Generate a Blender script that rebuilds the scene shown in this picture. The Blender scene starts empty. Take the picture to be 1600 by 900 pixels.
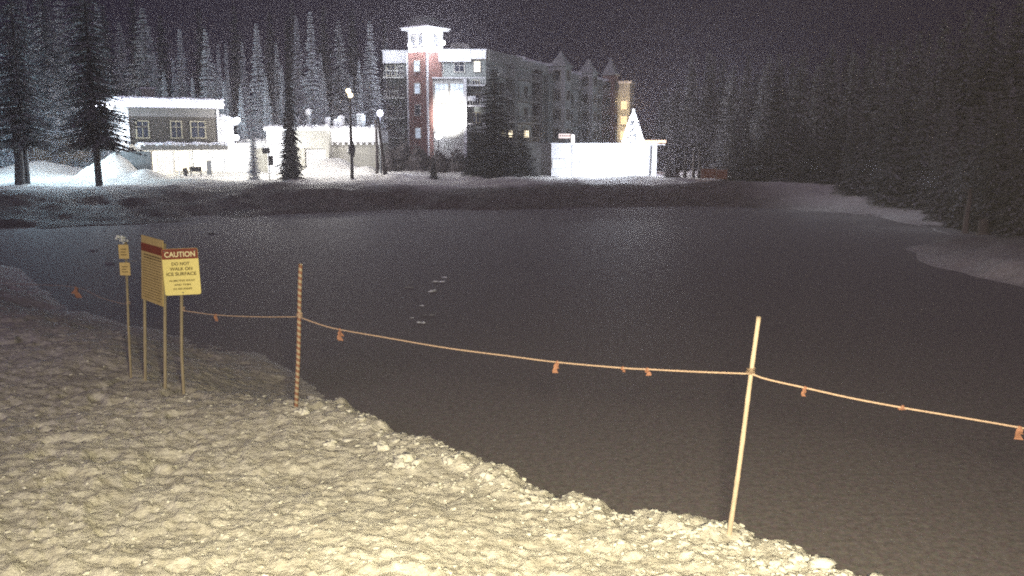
import bpy, math, random
import numpy as np
from mathutils import Vector, Matrix, noise as mnoise

random.seed(7)
rng = np.random.default_rng(11)
sc = bpy.context.scene
COL = sc.collection
R = math.radians

# ------------------------------------------------------------------ camera
PITCH = R(9.6); F = 1386.0; CZ = 5.0
cam_d = bpy.data.cameras.new('camera'); cam = bpy.data.objects.new('camera', cam_d); COL.objects.link(cam)
cam_d.sensor_width = 36.0; cam_d.lens = 36.0 * F / 1600.0; cam_d.clip_start = 0.1; cam_d.clip_end = 5000
cam.location = (0, 0, CZ); cam.rotation_euler = (R(90) - PITCH, 0, 0); sc.camera = cam

def ray(px, py):
    a = (px - 800) / F; b = -(py - 450) / F
    return Vector((a, math.cos(PITCH) + b * math.sin(PITCH), -math.sin(PITCH) + b * math.cos(PITCH)))
def at(px, py, Y):
    d = ray(px, py); t = Y / d.y
    return Vector((d.x * t, Y, CZ + d.z * t))
def gnd(px, py, z=0.0):
    d = ray(px, py); t = (z - CZ) / d.z
    return Vector((d.x * t, d.y * t, z))

# ------------------------------------------------------------------ tagging / building helpers
def tag(o, label=None, cat=None, group=None, kind=None):
    if label: o['label'] = label
    if cat: o['category'] = cat
    if group: o['group'] = group
    if kind: o['kind'] = kind
    return o
def empty(name, loc=(0, 0, 0), rz=0.0, label=None, cat=None, group=None):
    o = bpy.data.objects.new(name, None); COL.objects.link(o)
    o.location = loc; o.rotation_euler = (0, 0, rz); o.empty_display_size = 0.2
    return tag(o, label, cat, group)
def link(name, mesh, parent=None, loc=(0, 0, 0), rot=(0, 0, 0)):
    o = bpy.data.objects.new(name, mesh); COL.objects.link(o)
    if parent: o.parent = parent
    o.location = loc; o.rotation_euler = rot
    return o
def copy_tree(o, parent=None):
    c = o.copy(); COL.objects.link(c); c.parent = parent
    for ch in list(o.children): copy_tree(ch, c)
    return c

class MB:
    def __init__(s): s.v = []; s.f = []; s.m = []
    def add(s, vs, fs, mi=0):
        n = len(s.v); s.v += [tuple(v) for v in vs]
        s.f += [tuple(i + n for i in f) for f in fs]; s.m += [mi] * len(fs)
    def box(s, x0, x1, y0, y1, z0, z1, mi=0, bev=0.0):
        vs = [(x0, y0, z0), (x1, y0, z0), (x1, y1, z0), (x0, y1, z0), (x0, y0, z1), (x1, y0, z1), (x1, y1, z1), (x0, y1, z1)]
        s.add(vs, [(0, 3, 2, 1), (4, 5, 6, 7), (0, 1, 5, 4), (1, 2, 6, 5), (2, 3, 7, 6), (3, 0, 4, 7)], mi)
        return s
    def tube(s, pts, rad, n=8, mi=0, cap=True):
        pts = [Vector(p) for p in pts]
        if not hasattr(rad, '__len__'): rad = [rad] * len(pts)
        base = len(s.v); up = Vector((0, 0, 1))
        for i, p in enumerate(pts):
            d = (pts[min(i + 1, len(pts) - 1)] - pts[max(i - 1, 0)]).normalized()
            ref = Vector((1, 0, 0)) if abs(d.z) > 0.8 else up
            a = d.cross(ref).normalized(); b = d.cross(a)
            for k in range(n):
                t = 2 * math.pi * k / n
                s.v.append(tuple(p + (a * math.cos(t) + b * math.sin(t)) * rad[i]))
        for i in range(len(pts) - 1):
            for k in range(n):
                k2 = (k + 1) % n
                s.f.append((base + i * n + k, base + i * n + k2, base + (i + 1) * n + k2, base + (i + 1) * n + k)); s.m.append(mi)
        if cap:
            s.f.append(tuple(base + k for k in range(n))); s.m.append(mi)
            s.f.append(tuple(base + (len(pts) - 1) * n + k for k in reversed(range(n)))); s.m.append(mi)
        return s
    def lathe(s, prof, n=16, c=(0, 0), mi=0):
        base = len(s.v)
        for r, z in prof:
            for k in range(n):
                t = 2 * math.pi * k / n
                s.v.append((c[0] + r * math.cos(t), c[1] + r * math.sin(t), z))
        for i in range(len(prof) - 1):
            for k in range(n):
                k2 = (k + 1) % n
                s.f.append((base + i * n + k, base + i * n + k2, base + (i + 1) * n + k2, base + (i + 1) * n + k)); s.m.append(mi)
        return s
    def blob(s, c, r, seed=0, rough=0.15, mi=0, n=12, m=8):
        base = len(s.v)
        for i in range(m + 1):
            ph = math.pi * i / m
            for k in range(n):
                t = 2 * math.pi * k / n
                d = Vector((math.sin(ph) * math.cos(t), math.sin(ph) * math.sin(t), math.cos(ph)))
                q = 1 + rough * mnoise.noise(d * 1.7 + Vector((seed * 3.1, seed, 0)))* 2
                s.v.append((c[0] + d.x * r[0] * q, c[1] + d.y * r[1] * q, c[2] + d.z * r[2] * q))
        for i in range(m):
            for k in range(n):
                k2 = (k + 1) % n
                s.f.append((base + i * n + k, base + (i + 1) * n + k, base + (i + 1) * n + k2, base + i * n + k2)); s.m.append(mi)
        return s
    def mesh(s, name, mats, smooth=False):
        me = bpy.data.meshes.new(name); me.from_pydata(s.v, [], s.f)
        for m in (mats if isinstance(mats, (list, tuple)) else [mats]): me.materials.append(m)
        me.polygons.foreach_set('material_index', s.m)
        if smooth: me.polygons.foreach_set('use_smooth', [True] * len(s.f))
        me.update(); return me
    def build(s, name, mats, parent=None, loc=(0, 0, 0), rot=(0, 0, 0), smooth=False, bevel=0.0):
        o = link(name, s.mesh(name, mats, smooth), parent, loc, rot)
        if bevel:
            b = o.modifiers.new('b', 'BEVEL'); b.width = bevel; b.segments = 2; b.limit_method = 'ANGLE'
        return o

def mesh_np(name, V, Fc, mat, smooth=True):
    me = bpy.data.meshes.new(name)
    k = Fc.shape[1]
    me.vertices.add(len(V)); me.vertices.foreach_set('co', V.astype(np.float32).ravel())
    me.loops.add(Fc.size); me.loops.foreach_set('vertex_index', Fc.astype(np.int32).ravel())
    me.polygons.add(len(Fc)); me.polygons.foreach_set('loop_start', np.arange(0, Fc.size, k, dtype=np.int32))
    me.polygons.foreach_set('use_smooth', np.full(len(Fc), smooth))
    me.materials.append(mat); me.update(calc_edges=True); me.validate()
    return me

# ------------------------------------------------------------------ materials
def mat(name, col, rough=0.7, var=0.25, scale=3.0, bump=0.0, bscale=20.0, metal=0.0, col2=None, spec=0.3, detail=4.0, stretch=None):
    m = bpy.data.materials.new(name); m.use_nodes = True
    nt = m.node_tree; N = nt.nodes; L = nt.links; b = N['Principled BSDF']
    b.inputs['Roughness'].default_value = rough; b.inputs['Metallic'].default_value = metal
    b.inputs['Specular IOR Level'].default_value = spec
    tc = N.new('ShaderNodeTexCoord'); src = tc.outputs['Object']
    if stretch:
        mp = N.new('ShaderNodeMapping'); mp.inputs['Scale'].default_value = stretch; L.new(src, mp.inputs[0]); src = mp.outputs[0]
    nz = N.new('ShaderNodeTexNoise'); nz.inputs['Scale'].default_value = scale; nz.inputs['Detail'].default_value = detail
    nz.inputs['Roughness'].default_value = 0.65
    L.new(src, nz.inputs['Vector'])
    cr = N.new('ShaderNodeValToRGB'); cr.color_ramp.elements[0].position = 0.3; cr.color_ramp.elements[1].position = 0.7
    c2 = col2 or tuple(c * (1 - var) for c in col)
    cr.color_ramp.elements[0].color = (*c2, 1); cr.color_ramp.elements[1].color = (*col, 1)
    L.new(nz.outputs['Fac'], cr.inputs['Fac']); L.new(cr.outputs['Color'], b.inputs['Base Color'])
    if bump:
        n2 = N.new('ShaderNodeTexNoise'); n2.inputs['Scale'].default_value = bscale; n2.inputs['Detail'].default_value = 5
        L.new(src, n2.inputs['Vector'])
        bp = N.new('ShaderNodeBump'); bp.inputs['Strength'].default_value = bump; bp.inputs['Distance'].default_value = 0.05
        L.new(n2.outputs['Fac'], bp.inputs['Height']); L.new(bp.outputs['Normal'], b.inputs['Normal'])
    return m
def emit(name, col, strength):
    m = bpy.data.materials.new(name); m.use_nodes = True
    b = m.node_tree.nodes['Principled BSDF']; b.inputs['Base Color'].default_value = (*col, 1)
    b.inputs['Emission Color'].default_value = (*col, 1); b.inputs['Emission Strength'].default_value = strength
    return m
def brick_mat():
    m = mat('red_brick', (0.28, 0.07, 0.045), 0.85)
    nt = m.node_tree; N = nt.nodes; L = nt.links; b = N['Principled BSDF']
    tc = N.new('ShaderNodeTexCoord'); sp = N.new('ShaderNodeSeparateXYZ'); L.new(tc.outputs['Object'], sp.inputs[0])
    ad = N.new('ShaderNodeMath'); L.new(sp.outputs['X'], ad.inputs[0]); L.new(sp.outputs['Y'], ad.inputs[1])
    cb = N.new('ShaderNodeCombineXYZ'); L.new(ad.outputs[0], cb.inputs['X']); L.new(sp.outputs['Z'], cb.inputs['Y'])
    br = N.new('ShaderNodeTexBrick'); br.inputs['Scale'].default_value = 4.0
    br.inputs['Color1'].default_value = (0.21, 0.105, 0.09, 1); br.inputs['Color2'].default_value = (0.17, 0.08, 0.07, 1)
    br.inputs['Mortar'].default_value = (0.30, 0.22, 0.19, 1); br.inputs['Mortar Size'].default_value = 0.012
    L.new(cb.outputs[0], br.inputs['Vector']); L.new(br.outputs['Color'], b.inputs['Base Color'])
    return m

M = {}
M['snow_cap'] = mat('snow_cap', (0.78, 0.79, 0.82), 0.6, 0.12, 2.0, 0.4, 6)
M['white_paint'] = mat('white_paint', (0.74, 0.74, 0.76), 0.6, 0.12, 1.2, 0.1, 12)
M['pale_render'] = mat('pale_render', (0.42, 0.42, 0.40), 0.85, 0.25, 0.9, 0.2, 9)
M['green_siding'] = mat('green_siding', (0.045, 0.040, 0.032), 0.8, 0.4, 1.5, 0.3, 10, stretch=(1, 1, 6))
M['grey_siding'] = mat('grey_siding', (0.26, 0.28, 0.27), 0.8, 0.35, 1.2, 0.2, 8, stretch=(1, 1, 5))
M['dark_siding'] = mat('dark_siding', (0.11, 0.10, 0.10), 0.8, 0.3, 1.0, 0.2, 8)
M['pale_siding'] = mat('pale_grey_green_siding', (0.46, 0.49, 0.47), 0.85, 0.3, 1.0, 0.2, 8)
M['concrete'] = mat('concrete', (0.34, 0.33, 0.29), 0.9, 0.3, 0.8, 0.3, 7)
M['concrete_dark'] = mat('concrete_dark', (0.16, 0.155, 0.15), 0.9, 0.35, 0.7, 0.3, 7)
M['brick'] = brick_mat()
M['frame'] = mat('window_frame', (0.55, 0.53, 0.48), 0.5, 0.15, 3)
M['frame_dim'] = mat('window_frame_tan', (0.30, 0.27, 0.19), 0.5, 0.2, 3)
M['glass'] = mat('dark_glass', (0.03, 0.035, 0.05), 0.08, 0.3, 1, spec=0.6)
M['glass_lit'] = emit('lit_window', (1.0, 0.86, 0.6), 2.2)
M['glass_cool'] = emit('lit_window_cool', (0.75, 0.88, 1.0), 0.35)
M['glass_warm'] = emit('lit_window_amber', (1.0, 0.72, 0.45), 0.9)
M['metal_dark'] = mat('dark_metal', (0.035, 0.033, 0.035), 0.5, 0.3, 6, metal=0.3)
M['metal_grey'] = mat('grey_metal', (0.25, 0.26, 0.27), 0.45, 0.2, 5, metal=0.5)
M['wood'] = mat('weathered_post', (0.40, 0.34, 0.25), 0.8, 0.35, 6, 0.3, 30, stretch=(8, 8, 1))
M['bamboo'] = mat('pale_bamboo', (0.62, 0.50, 0.40), 0.55, 0.25, 5, 0.15, 30, stretch=(4, 4, 1.5))
M['bark'] = mat('bark', (0.055, 0.042, 0.038), 0.9, 0.4, 5, 0.6, 20, stretch=(4, 4, 1))
M['pale_bark'] = mat('pale_bark', (0.20, 0.17, 0.15), 0.9, 0.4, 4, 0.5, 20, stretch=(4, 4, 1))
M['earth'] = mat('brown_earth', (0.24, 0.17, 0.10), 0.95, 0.45, 1.2, 0.8, 3)
M['bulb_white'] = emit('white_bulb', (0.86, 0.90, 1.0), 28)
M['bulb_warm'] = emit('warm_bulb', (1.0, 0.80, 0.45), 14)
M['bulb_violet'] = emit('violet_white_bulb', (0.78, 0.78, 1.0), 22)
M['sign_yellow'] = mat('sign_yellow', (0.90, 0.80, 0.33), 0.45, 0.10, 4, col2=(0.86, 0.75, 0.28))
M['sign_tan'] = mat('sign_dim_yellow', (0.62, 0.48, 0.22), 0.55, 0.2, 3, col2=(0.50, 0.38, 0.17))  # duller yellow: the turned board's weaker light put into the colour
M['sign_red'] = mat('sign_red_brown', (0.24, 0.055, 0.035), 0.5, 0.2, 4)
M['letter_dark'] = mat('lettering_brown', (0.09, 0.06, 0.025), 0.6, 0.2, 4)
M['letter_pale'] = mat('lettering_cream', (0.92, 0.86, 0.55), 0.5, 0.08, 4)
M['ribbon'] = mat('orange_ribbon', (0.36, 0.18, 0.125), 0.6, 0.3, 12)
M['rope'] = mat('faded_orange_rope', (0.66, 0.48, 0.38), 0.8, 0.3, 40, 0.5, 120)
M['frost'] = mat('frost', (0.75, 0.8, 0.88), 0.35, 0.1, 6, 0.4, 20, spec=0.8)
M['dull_ice'] = mat('dull_ice', (0.30, 0.31, 0.33), 0.6, 0.4, 9)
M['orange_fence'] = mat('orange_mesh', (0.26, 0.11, 0.06), 0.8, 0.4, 3)

def stripe_mat():
    m = mat('orange_white_spiral', (0.85, 0.75, 0.6), 0.5)
    nt = m.node_tree; N = nt.nodes; L = nt.links; b = N['Principled BSDF']
    tc = N.new('ShaderNodeTexCoord'); sp = N.new('ShaderNodeSeparateXYZ'); L.new(tc.outputs['Object'], sp.inputs[0])
    at2 = N.new('ShaderNodeMath'); at2.operation = 'ARCTAN2'; L.new(sp.outputs['Y'], at2.inputs[0]); L.new(sp.outputs['X'], at2.inputs[1])
    dv = N.new('ShaderNodeMath'); dv.operation = 'DIVIDE'; dv.inputs[1].default_value = 2 * math.pi; L.new(at2.outputs[0], dv.inputs[0])
    ma = N.new('ShaderNodeMath'); ma.operation = 'MULTIPLY_ADD'; ma.inputs[1].default_value = 11.5
    L.new(sp.outputs['Z'], ma.inputs[0]); L.new(dv.outputs[0], ma.inputs[2])
    fr = N.new('ShaderNodeMath'); fr.operation = 'FRACT'; L.new(ma.outputs[0], fr.inputs[0])
    gt = N.new('ShaderNodeMath'); gt.operation = 'GREATER_THAN'; gt.inputs[1].default_value = 0.5; L.new(fr.outputs[0], gt.inputs[0])
    mx = N.new('ShaderNodeMix'); mx.data_type = 'RGBA'
    mx.inputs['A'].default_value = (0.25, 0.12, 0.085, 1); mx.inputs['B'].default_value = (0.40, 0.33, 0.25, 1)
    L.new(gt.outputs[0], mx.inputs['Factor']); L.new(mx.outputs['Result'], b.inputs['Base Color'])
    return m
M['stripe'] = stripe_mat()

def needle_mat(name, green, frost, amount):
    m = bpy.data.materials.new(name); m.use_nodes = True
    nt = m.node_tree; N = nt.nodes; L = nt.links; b = N['Principled BSDF']; b.inputs['Roughness'].default_value = 0.8
    b.inputs['Specular IOR Level'].default_value = 0.15
    tc = N.new('ShaderNodeTexCoord'); nz = N.new('ShaderNodeTexNoise'); nz.inputs['Scale'].default_value = 1.6
    nz.inputs['Detail'].default_value = 6; nz.inputs['Roughness'].default_value = 0.75
    oi = N.new('ShaderNodeObjectInfo')
    ad = N.new('ShaderNodeVectorMath'); ad.operation = 'ADD'
    L.new(tc.outputs['Object'], ad.inputs[0]); L.new(oi.outputs['Location'], ad.inputs[1]); L.new(ad.outputs[0], nz.inputs['Vector'])
    cr = N.new('ShaderNodeValToRGB'); e = cr.color_ramp.elements
    e[0].position = max(0.02, 0.60 - amount * 0.45); e[1].position = min(0.98, 0.80 - amount * 0.35)
    e[0].color = (*green, 1); e[1].color = (*frost, 1)
    L.new(nz.outputs['Fac'], cr.inputs['Fac']); L.new(cr.outputs['Color'], b.inputs['Base Color'])
    return m
M['needles'] = needle_mat('snowy_needles', (0.07, 0.085, 0.075), (0.52, 0.55, 0.58), 0.6)
M['needles_frost'] = needle_mat('frosted_needles', (0.12, 0.14, 0.13), (0.66, 0.70, 0.74), 0.9)
M['needles_dark'] = needle_mat('dark_needles', (0.065, 0.068, 0.065), (0.36, 0.36, 0.38), 0.4)
M['needles_forest'] = needle_mat('forest_needles', (0.075, 0.075, 0.075), (0.34, 0.33, 0.34), 0.5)
M['needles_black'] = needle_mat('blackish_needles', (0.032, 0.036, 0.034), (0.15, 0.15, 0.165), 0.35)
M['shrub'] = needle_mat('shrub_twigs', (0.06, 0.05, 0.05), (0.20, 0.18, 0.18), 0.4)

# ------------------------------------------------------------------ terrain
def vnoise(x, y, seed=0):
    xi = np.floor(x).astype(np.int64); yi = np.floor(y).astype(np.int64); xf = x - xi; yf = y - yi
    def h(a, b):
        n = (a * 374761393 + b * 668265263 + seed * 974711) & 0x7fffffff
        n = ((n ^ (n >> 13)) * 1274126177) & 0x7fffffff
        return ((n ^ (n >> 16)) & 0xffff) / 65535.0
    u = xf * xf * (3 - 2 * xf); v = yf * yf * (3 - 2 * yf)
    a = h(xi, yi); b = h(xi + 1, yi); c = h(xi, yi + 1); d = h(xi + 1, yi + 1)
    return (a * (1 - u) + b * u) * (1 - v) + (c * (1 - u) + d * u) * v - 0.5
def fbm(x, y, s, o=4, seed=0):
    r = 0; a = 1.0; f = 1.0 / s
    for i in range(o):
        ca, sa = math.cos(0.6 * i + 0.4), math.sin(0.6 * i + 0.4)
        r = r + a * vnoise((x * ca - y * sa) * f, (x * sa + y * ca) * f, seed + i); a *= 0.55; f *= 2.03
    return r
def sst(a, b, x):
    t = np.clip((x - a) / (b - a), 0, 1); return t * t * (3 - 2 * t)

toe = []
for p in [(-60, 388), (0, 412), (60, 452), (120, 486), (200, 508), (300, 528), (400, 552), (470, 588), (520, 622)]:
    w = gnd(*p, 0.0); toe.append((w.x, w.y))
for p in [(600, 668), (700, 706), (760, 738), (900, 773), (1040, 813), (1140, 830), (1220, 856), (1290, 884), (1400, 905), (1600, 962), (1900, 1060)]:
    w = gnd(*p, 0.95); toe.append((w.x + 0.80, w.y + 0.95))
toe += [(16, 3), (28, 6)]
for p in [(2100, 560), (1750, 486), (1600, 450), (1520, 433), (1482, 418), (1450, 398), (1472, 380), (1490, 366), (1470, 357), (1400, 346), (1330, 335), (1260, 328), (1150, 324),
          (1000, 323), (900, 323), (760, 328), (600, 331), (450, 336), (300, 345), (150, 354), (0, 363), (-60, 368)]:
    w = gnd(*p, 0.0); toe.append((w.x, w.y))
P = np.array(toe)

def sdist(x, y):
    d2 = np.full(x.shape, 1e18); inside = np.zeros(x.shape, bool)
    n = len(P)
    for i in range(n):
        ax, ay = P[i]; bx, by = P[(i + 1) % n]
        ex, ey = bx - ax, by - ay
        t = np.clip(((x - ax) * ex + (y - ay) * ey) / (ex * ex + ey * ey), 0, 1)
        dx = x - ax - t * ex; dy = y - ay - t * ey
        d2 = np.minimum(d2, dx * dx + dy * dy)
        c = ((ay > y) != (by > y)) & (x < (bx - ax) * (y - ay) / (by - ay + 1e-12) + ax)
        inside ^= c
    d = np.sqrt(d2)
    return np.where(inside, -d, d)

def bump(px, py_top, Y, wpx, dy, ground=1.3):
    top = at(px, py_top, Y); return (top.x, Y, top.z - ground, wpx * Y / F, dy)
BUMPS = [bump(182, 243, 80, 20, 3.0), bump(225, 262, 78.5, 26, 2.4), bump(145, 262, 79, 16, 3), bump(530, 254, 92, 28, 5), bump(575, 262, 90, 20, 4),
         bump(497, 262, 90, 22, 4), bump(40, 205, 118, 70, 9), bump(110, 203, 120, 50, 8), bump(-60, 230, 105, 60, 8), bump(60, 250, 92, 40, 5),
         bump(460, 273, 75, 22, 3.5, 1.5), bump(1185, 276, 82, 22, 3), bump(640, 268, 88, 40, 3), bump(1050, 281, 80, 50, 3)]

def height(x, y, fine=True):
    x = np.asarray(x, float); y = np.asarray(y, float)
    d0 = sdist(x, y)
    wn = 1 - sst(24, 40, y)
    d = d0 + wn * (0.35 * fbm(x, y, 1.1, 3, 5)) + (1 - wn) * 1.6 * fbm(x, y, 7, 3, 9)
    left = sst(2.0, 6.0, -x) * sst(9, 13, y)
    Wn = 1.5 + 2.6 * left
    zn = 1.0 * sst(0, 1, d / Wn) + 0.035 * np.clip(d - 1.5, 0, 14)
    Wf = 7 + 9 * sst(5, 28, -x) + 6 * sst(20, 34, x)
    zf = 1.35 * sst(-0.05, 1, d / Wf) + 0.02 * np.clip(y - 110, 0, 60) + 0.0025 * np.clip(y - 200, 0, 2000)
    z = wn * zn + (1 - wn) * zf
    z = np.where(d < 0, np.maximum(-0.7, 0.5 * d), z)
    out = sst(0.0, 1.0, d)
    for bx, by, bh, sx, sy in BUMPS:
        z = z + out * bh * np.exp(-((x - bx) / sx) ** 2 - ((y - by) / sy) ** 2)
    z = z + out * (1 - wn) * 0.5 * fbm(x, y, 6, 4, 21)
    if fine:
        lumps = fbm(x, y, 0.55, 4, 31); rid = 1 - np.abs(2.4 * fbm(x * 0.8, y * 1.4, 0.30, 3, 41))
        z = z + sst(-0.1, 0.6, d) * wn * (0.045 * lumps + 0.022 * rid + 0.062 * np.clip(fbm(x * .8, y * 1.2, 0.105, 4, 57), -.12, .6) - 0.07 * sst(.12, .3, fbm(x, y * .9, 0.42, 2, 83)) * sst(-.1, .25, fbm(x, y, 2.6, 2, 87)) + 0.15 * fbm(x, y, 2.2, 2, 51))
        lipz = np.exp(-((d - 1.2) / 0.7) ** 2)
        z = z + wn * lipz * (1 - left) * 0.22 * np.clip(fbm(x, y, 0.5, 3, 61) + 0.1, 0, 1)
    return z
def hz(x, y, fine=True): return float(height(np.array([x]), np.array([y]), fine)[0])

def snow_ground():
    m = bpy.data.materials.new('snow_ground'); m.use_nodes = True
    nt = m.node_tree; N = nt.nodes; L = nt.links; b = N['Principled BSDF']
    b.inputs['Roughness'].default_value = 0.7; b.inputs['Specular IOR Level'].default_value = 0.25
    tc = N.new('ShaderNodeTexCoord')
    at_ = N.new('ShaderNodeAttribute'); at_.attribute_name = 'shade_dirt'
    nz = N.new('ShaderNodeTexNoise'); nz.inputs['Scale'].default_value = 5; nz.inputs['Detail'].default_value = 6; nz.inputs['Roughness'].default_value = 0.7
    L.new(tc.outputs['Object'], nz.inputs['Vector'])
    cr = N.new('ShaderNodeValToRGB'); e = cr.color_ramp.elements; e[0].position = 0.32; e[1].position = 0.62
    e[0].color = (0.52, 0.49, 0.44, 1); e[1].color = (0.82, 0.80, 0.76, 1)
    L.new(nz.outputs['Fac'], cr.inputs['Fac'])
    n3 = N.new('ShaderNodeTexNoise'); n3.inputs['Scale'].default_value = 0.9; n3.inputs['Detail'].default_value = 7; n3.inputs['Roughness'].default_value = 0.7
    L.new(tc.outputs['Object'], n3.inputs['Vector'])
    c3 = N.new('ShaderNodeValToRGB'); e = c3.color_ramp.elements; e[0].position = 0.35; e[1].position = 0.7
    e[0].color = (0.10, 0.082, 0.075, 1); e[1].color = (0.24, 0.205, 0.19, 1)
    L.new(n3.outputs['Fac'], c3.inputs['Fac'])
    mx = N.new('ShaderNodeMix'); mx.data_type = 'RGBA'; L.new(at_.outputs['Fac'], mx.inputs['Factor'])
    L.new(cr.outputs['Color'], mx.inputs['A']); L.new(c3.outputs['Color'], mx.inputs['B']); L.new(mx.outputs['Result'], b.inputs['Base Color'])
    n2 = N.new('ShaderNodeTexNoise'); n2.inputs['Scale'].default_value = 14; n2.inputs['Detail'].default_value = 6; n2.inputs['Roughness'].default_value = 0.7
    L.new(tc.outputs['Object'], n2.inputs['Vector'])
    bp = N.new('ShaderNodeBump'); bp.inputs['Strength'].default_value = 0.9; bp.inputs['Distance'].default_value = 0.06
    L.new(n2.outputs['Fac'], bp.inputs['Height']); L.new(bp.outputs['Normal'], b.inputs['Normal'])
    return m
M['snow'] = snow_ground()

# one sheet, polar grid centred under the camera, dense in front of it
ang = np.concatenate([np.linspace(-180, -42, 46)[:-1], np.linspace(-42, 42, 820), np.linspace(42, 180, 46)[1:]])
rad = np.concatenate([[0.3, 1.5, 3, 4, 5], 5.6 * np.power(55 / 5.6, np.linspace(0, 1, 620)), 55 * np.power(520 / 55, np.linspace(0, 1, 190))[1:]])
A, Rr = np.meshgrid(np.radians(ang), rad)
X = Rr * np.sin(A); Yg = Rr * np.cos(A)
Z = height(X.ravel(), Yg.ravel()).reshape(X.shape)
V = np.stack([X.ravel(), Yg.ravel(), Z.ravel()], 1)
nr, na = X.shape
ii, jj = np.meshgrid(np.arange(nr - 1), np.arange(na - 1), indexing='ij')
i0 = (ii * na + jj).ravel()
Fc = np.stack([i0, i0 + 1, i0 + na + 1, i0 + na], 1)[:, ::-1]
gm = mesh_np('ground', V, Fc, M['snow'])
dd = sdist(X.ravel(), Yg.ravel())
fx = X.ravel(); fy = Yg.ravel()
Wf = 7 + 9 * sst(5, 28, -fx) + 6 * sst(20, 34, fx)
shade_dirt = sst(38, 46, fy) * (1 - sst(0.75, 1.15, dd / Wf + 0.25 * fbm(fx, fy, 4, 3, 71))) * (1 - sst(16, 26, fx))  # far bank's shade painted as darker albedo on the pond-facing slope
shade_dirt = np.maximum(shade_dirt, 0.75 * sst(100, 135, fy))
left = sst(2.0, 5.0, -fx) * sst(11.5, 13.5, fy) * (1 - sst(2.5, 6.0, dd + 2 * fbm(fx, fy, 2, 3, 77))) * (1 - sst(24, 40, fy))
shade_dirt = np.maximum(shade_dirt, 0.35 * left)  # shade on the slope behind the signs, painted dark too
shade_dirt = np.maximum(shade_dirt, 0.75 * sst(14, 22, fx) * sst(20, 30, fy) * (1 - sst(45, 49, fy)))
a_ = gm.attributes.new('shade_dirt', 'FLOAT', 'POINT'); a_.data.foreach_set('value', shade_dirt.astype(np.float32))
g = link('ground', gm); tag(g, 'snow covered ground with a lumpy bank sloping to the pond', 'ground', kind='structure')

# pond ice
def ice_mat():
    m = bpy.data.materials.new('pond_ice'); m.use_nodes = True
    nt = m.node_tree; N = nt.nodes; L = nt.links; b = N['Principled BSDF']
    b.inputs['Roughness'].default_value = 0.7; b.inputs['Specular IOR Level'].default_value = 0.12
    tc = N.new('ShaderNodeTexCoord'); sp = N.new('ShaderNodeSeparateXYZ'); L.new(tc.outputs['Object'], sp.inputs[0])
    nb = N.new('ShaderNodeTexNoise'); nb.inputs['Scale'].default_value = 0.12; nb.inputs['Detail'].default_value = 6; L.new(tc.outputs['Object'], nb.inputs['Vector'])
    # darker ice by the near bank, lighter ice further out
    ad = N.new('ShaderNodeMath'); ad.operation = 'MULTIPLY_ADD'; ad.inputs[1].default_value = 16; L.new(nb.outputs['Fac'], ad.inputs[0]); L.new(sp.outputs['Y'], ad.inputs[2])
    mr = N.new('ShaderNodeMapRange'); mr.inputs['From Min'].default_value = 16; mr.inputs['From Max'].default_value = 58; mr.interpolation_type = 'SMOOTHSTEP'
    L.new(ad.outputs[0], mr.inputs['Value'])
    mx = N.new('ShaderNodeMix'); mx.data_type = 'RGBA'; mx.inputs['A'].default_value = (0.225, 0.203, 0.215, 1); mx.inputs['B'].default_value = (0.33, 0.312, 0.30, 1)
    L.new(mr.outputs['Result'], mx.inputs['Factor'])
    ng = N.new('ShaderNodeTexNoise'); ng.inputs['Scale'].default_value = 9; ng.inputs['Detail'].default_value = 5; ng.inputs['Roughness'].default_value = 0.8; L.new(tc.outputs['Object'], ng.inputs['Vector'])
    cr = N.new('ShaderNodeValToRGB'); e = cr.color_ramp.elements; e[0].position = 0.3; e[1].position = 0.7; e[0].color = (0.55, 0.55, 0.55, 1); e[1].color = (1.3, 1.3, 1.3, 1)
    L.new(ng.outputs['Fac'], cr.inputs['Fac'])
    mu = N.new('ShaderNodeMix'); mu.data_type = 'RGBA'; mu.blend_type = 'MULTIPLY'; mu.inputs['Factor'].default_value = 1
    L.new(mx.outputs['Result'], mu.inputs['A']); L.new(cr.outputs['Color'], mu.inputs['B'])
    nq = N.new('ShaderNodeTexNoise'); nq.inputs['Scale'].default_value = 16; nq.inputs['Detail'].default_value = 6; nq.inputs['Roughness'].default_value = 0.9; L.new(tc.outputs['Object'], nq.inputs['Vector'])
    nl = N.new('ShaderNodeMix'); nl.data_type = 'RGBA'; nl.blend_type = 'OVERLAY'; nl.inputs['Factor'].default_value = 0.55
    L.new(mu.outputs['Result'], nl.inputs['A']); L.new(nq.outputs['Color'], nl.inputs['B']); L.new(nl.outputs['Result'], b.inputs['Base Color'])
    bp = N.new('ShaderNodeBump'); bp.inputs['Strength'].default_value = 0.5; bp.inputs['Distance'].default_value = 0.02
    L.new(ng.outputs['Fac'], bp.inputs['Height']); L.new(bp.outputs['Normal'], b.inputs['Normal'])
    return m
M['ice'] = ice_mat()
xs, ys = P[:, 0], P[:, 1]
ib = MB(); x0, x1, y0, y1 = xs.min() - 3, xs.max() + 3, ys.min() - 2, ys.max() + 4
nx = 24
for i in range(nx):
    for j in range(nx):
        pass
ib.add([(x0, y0, 0), (x1, y0, 0), (x1, y1, 0), (x0, y1, 0)], [(0, 1, 2, 3)])
o = ib.build('pond_ice', M['ice']); tag(o, 'dark frozen pond surface', 'pond', kind='structure')

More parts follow.
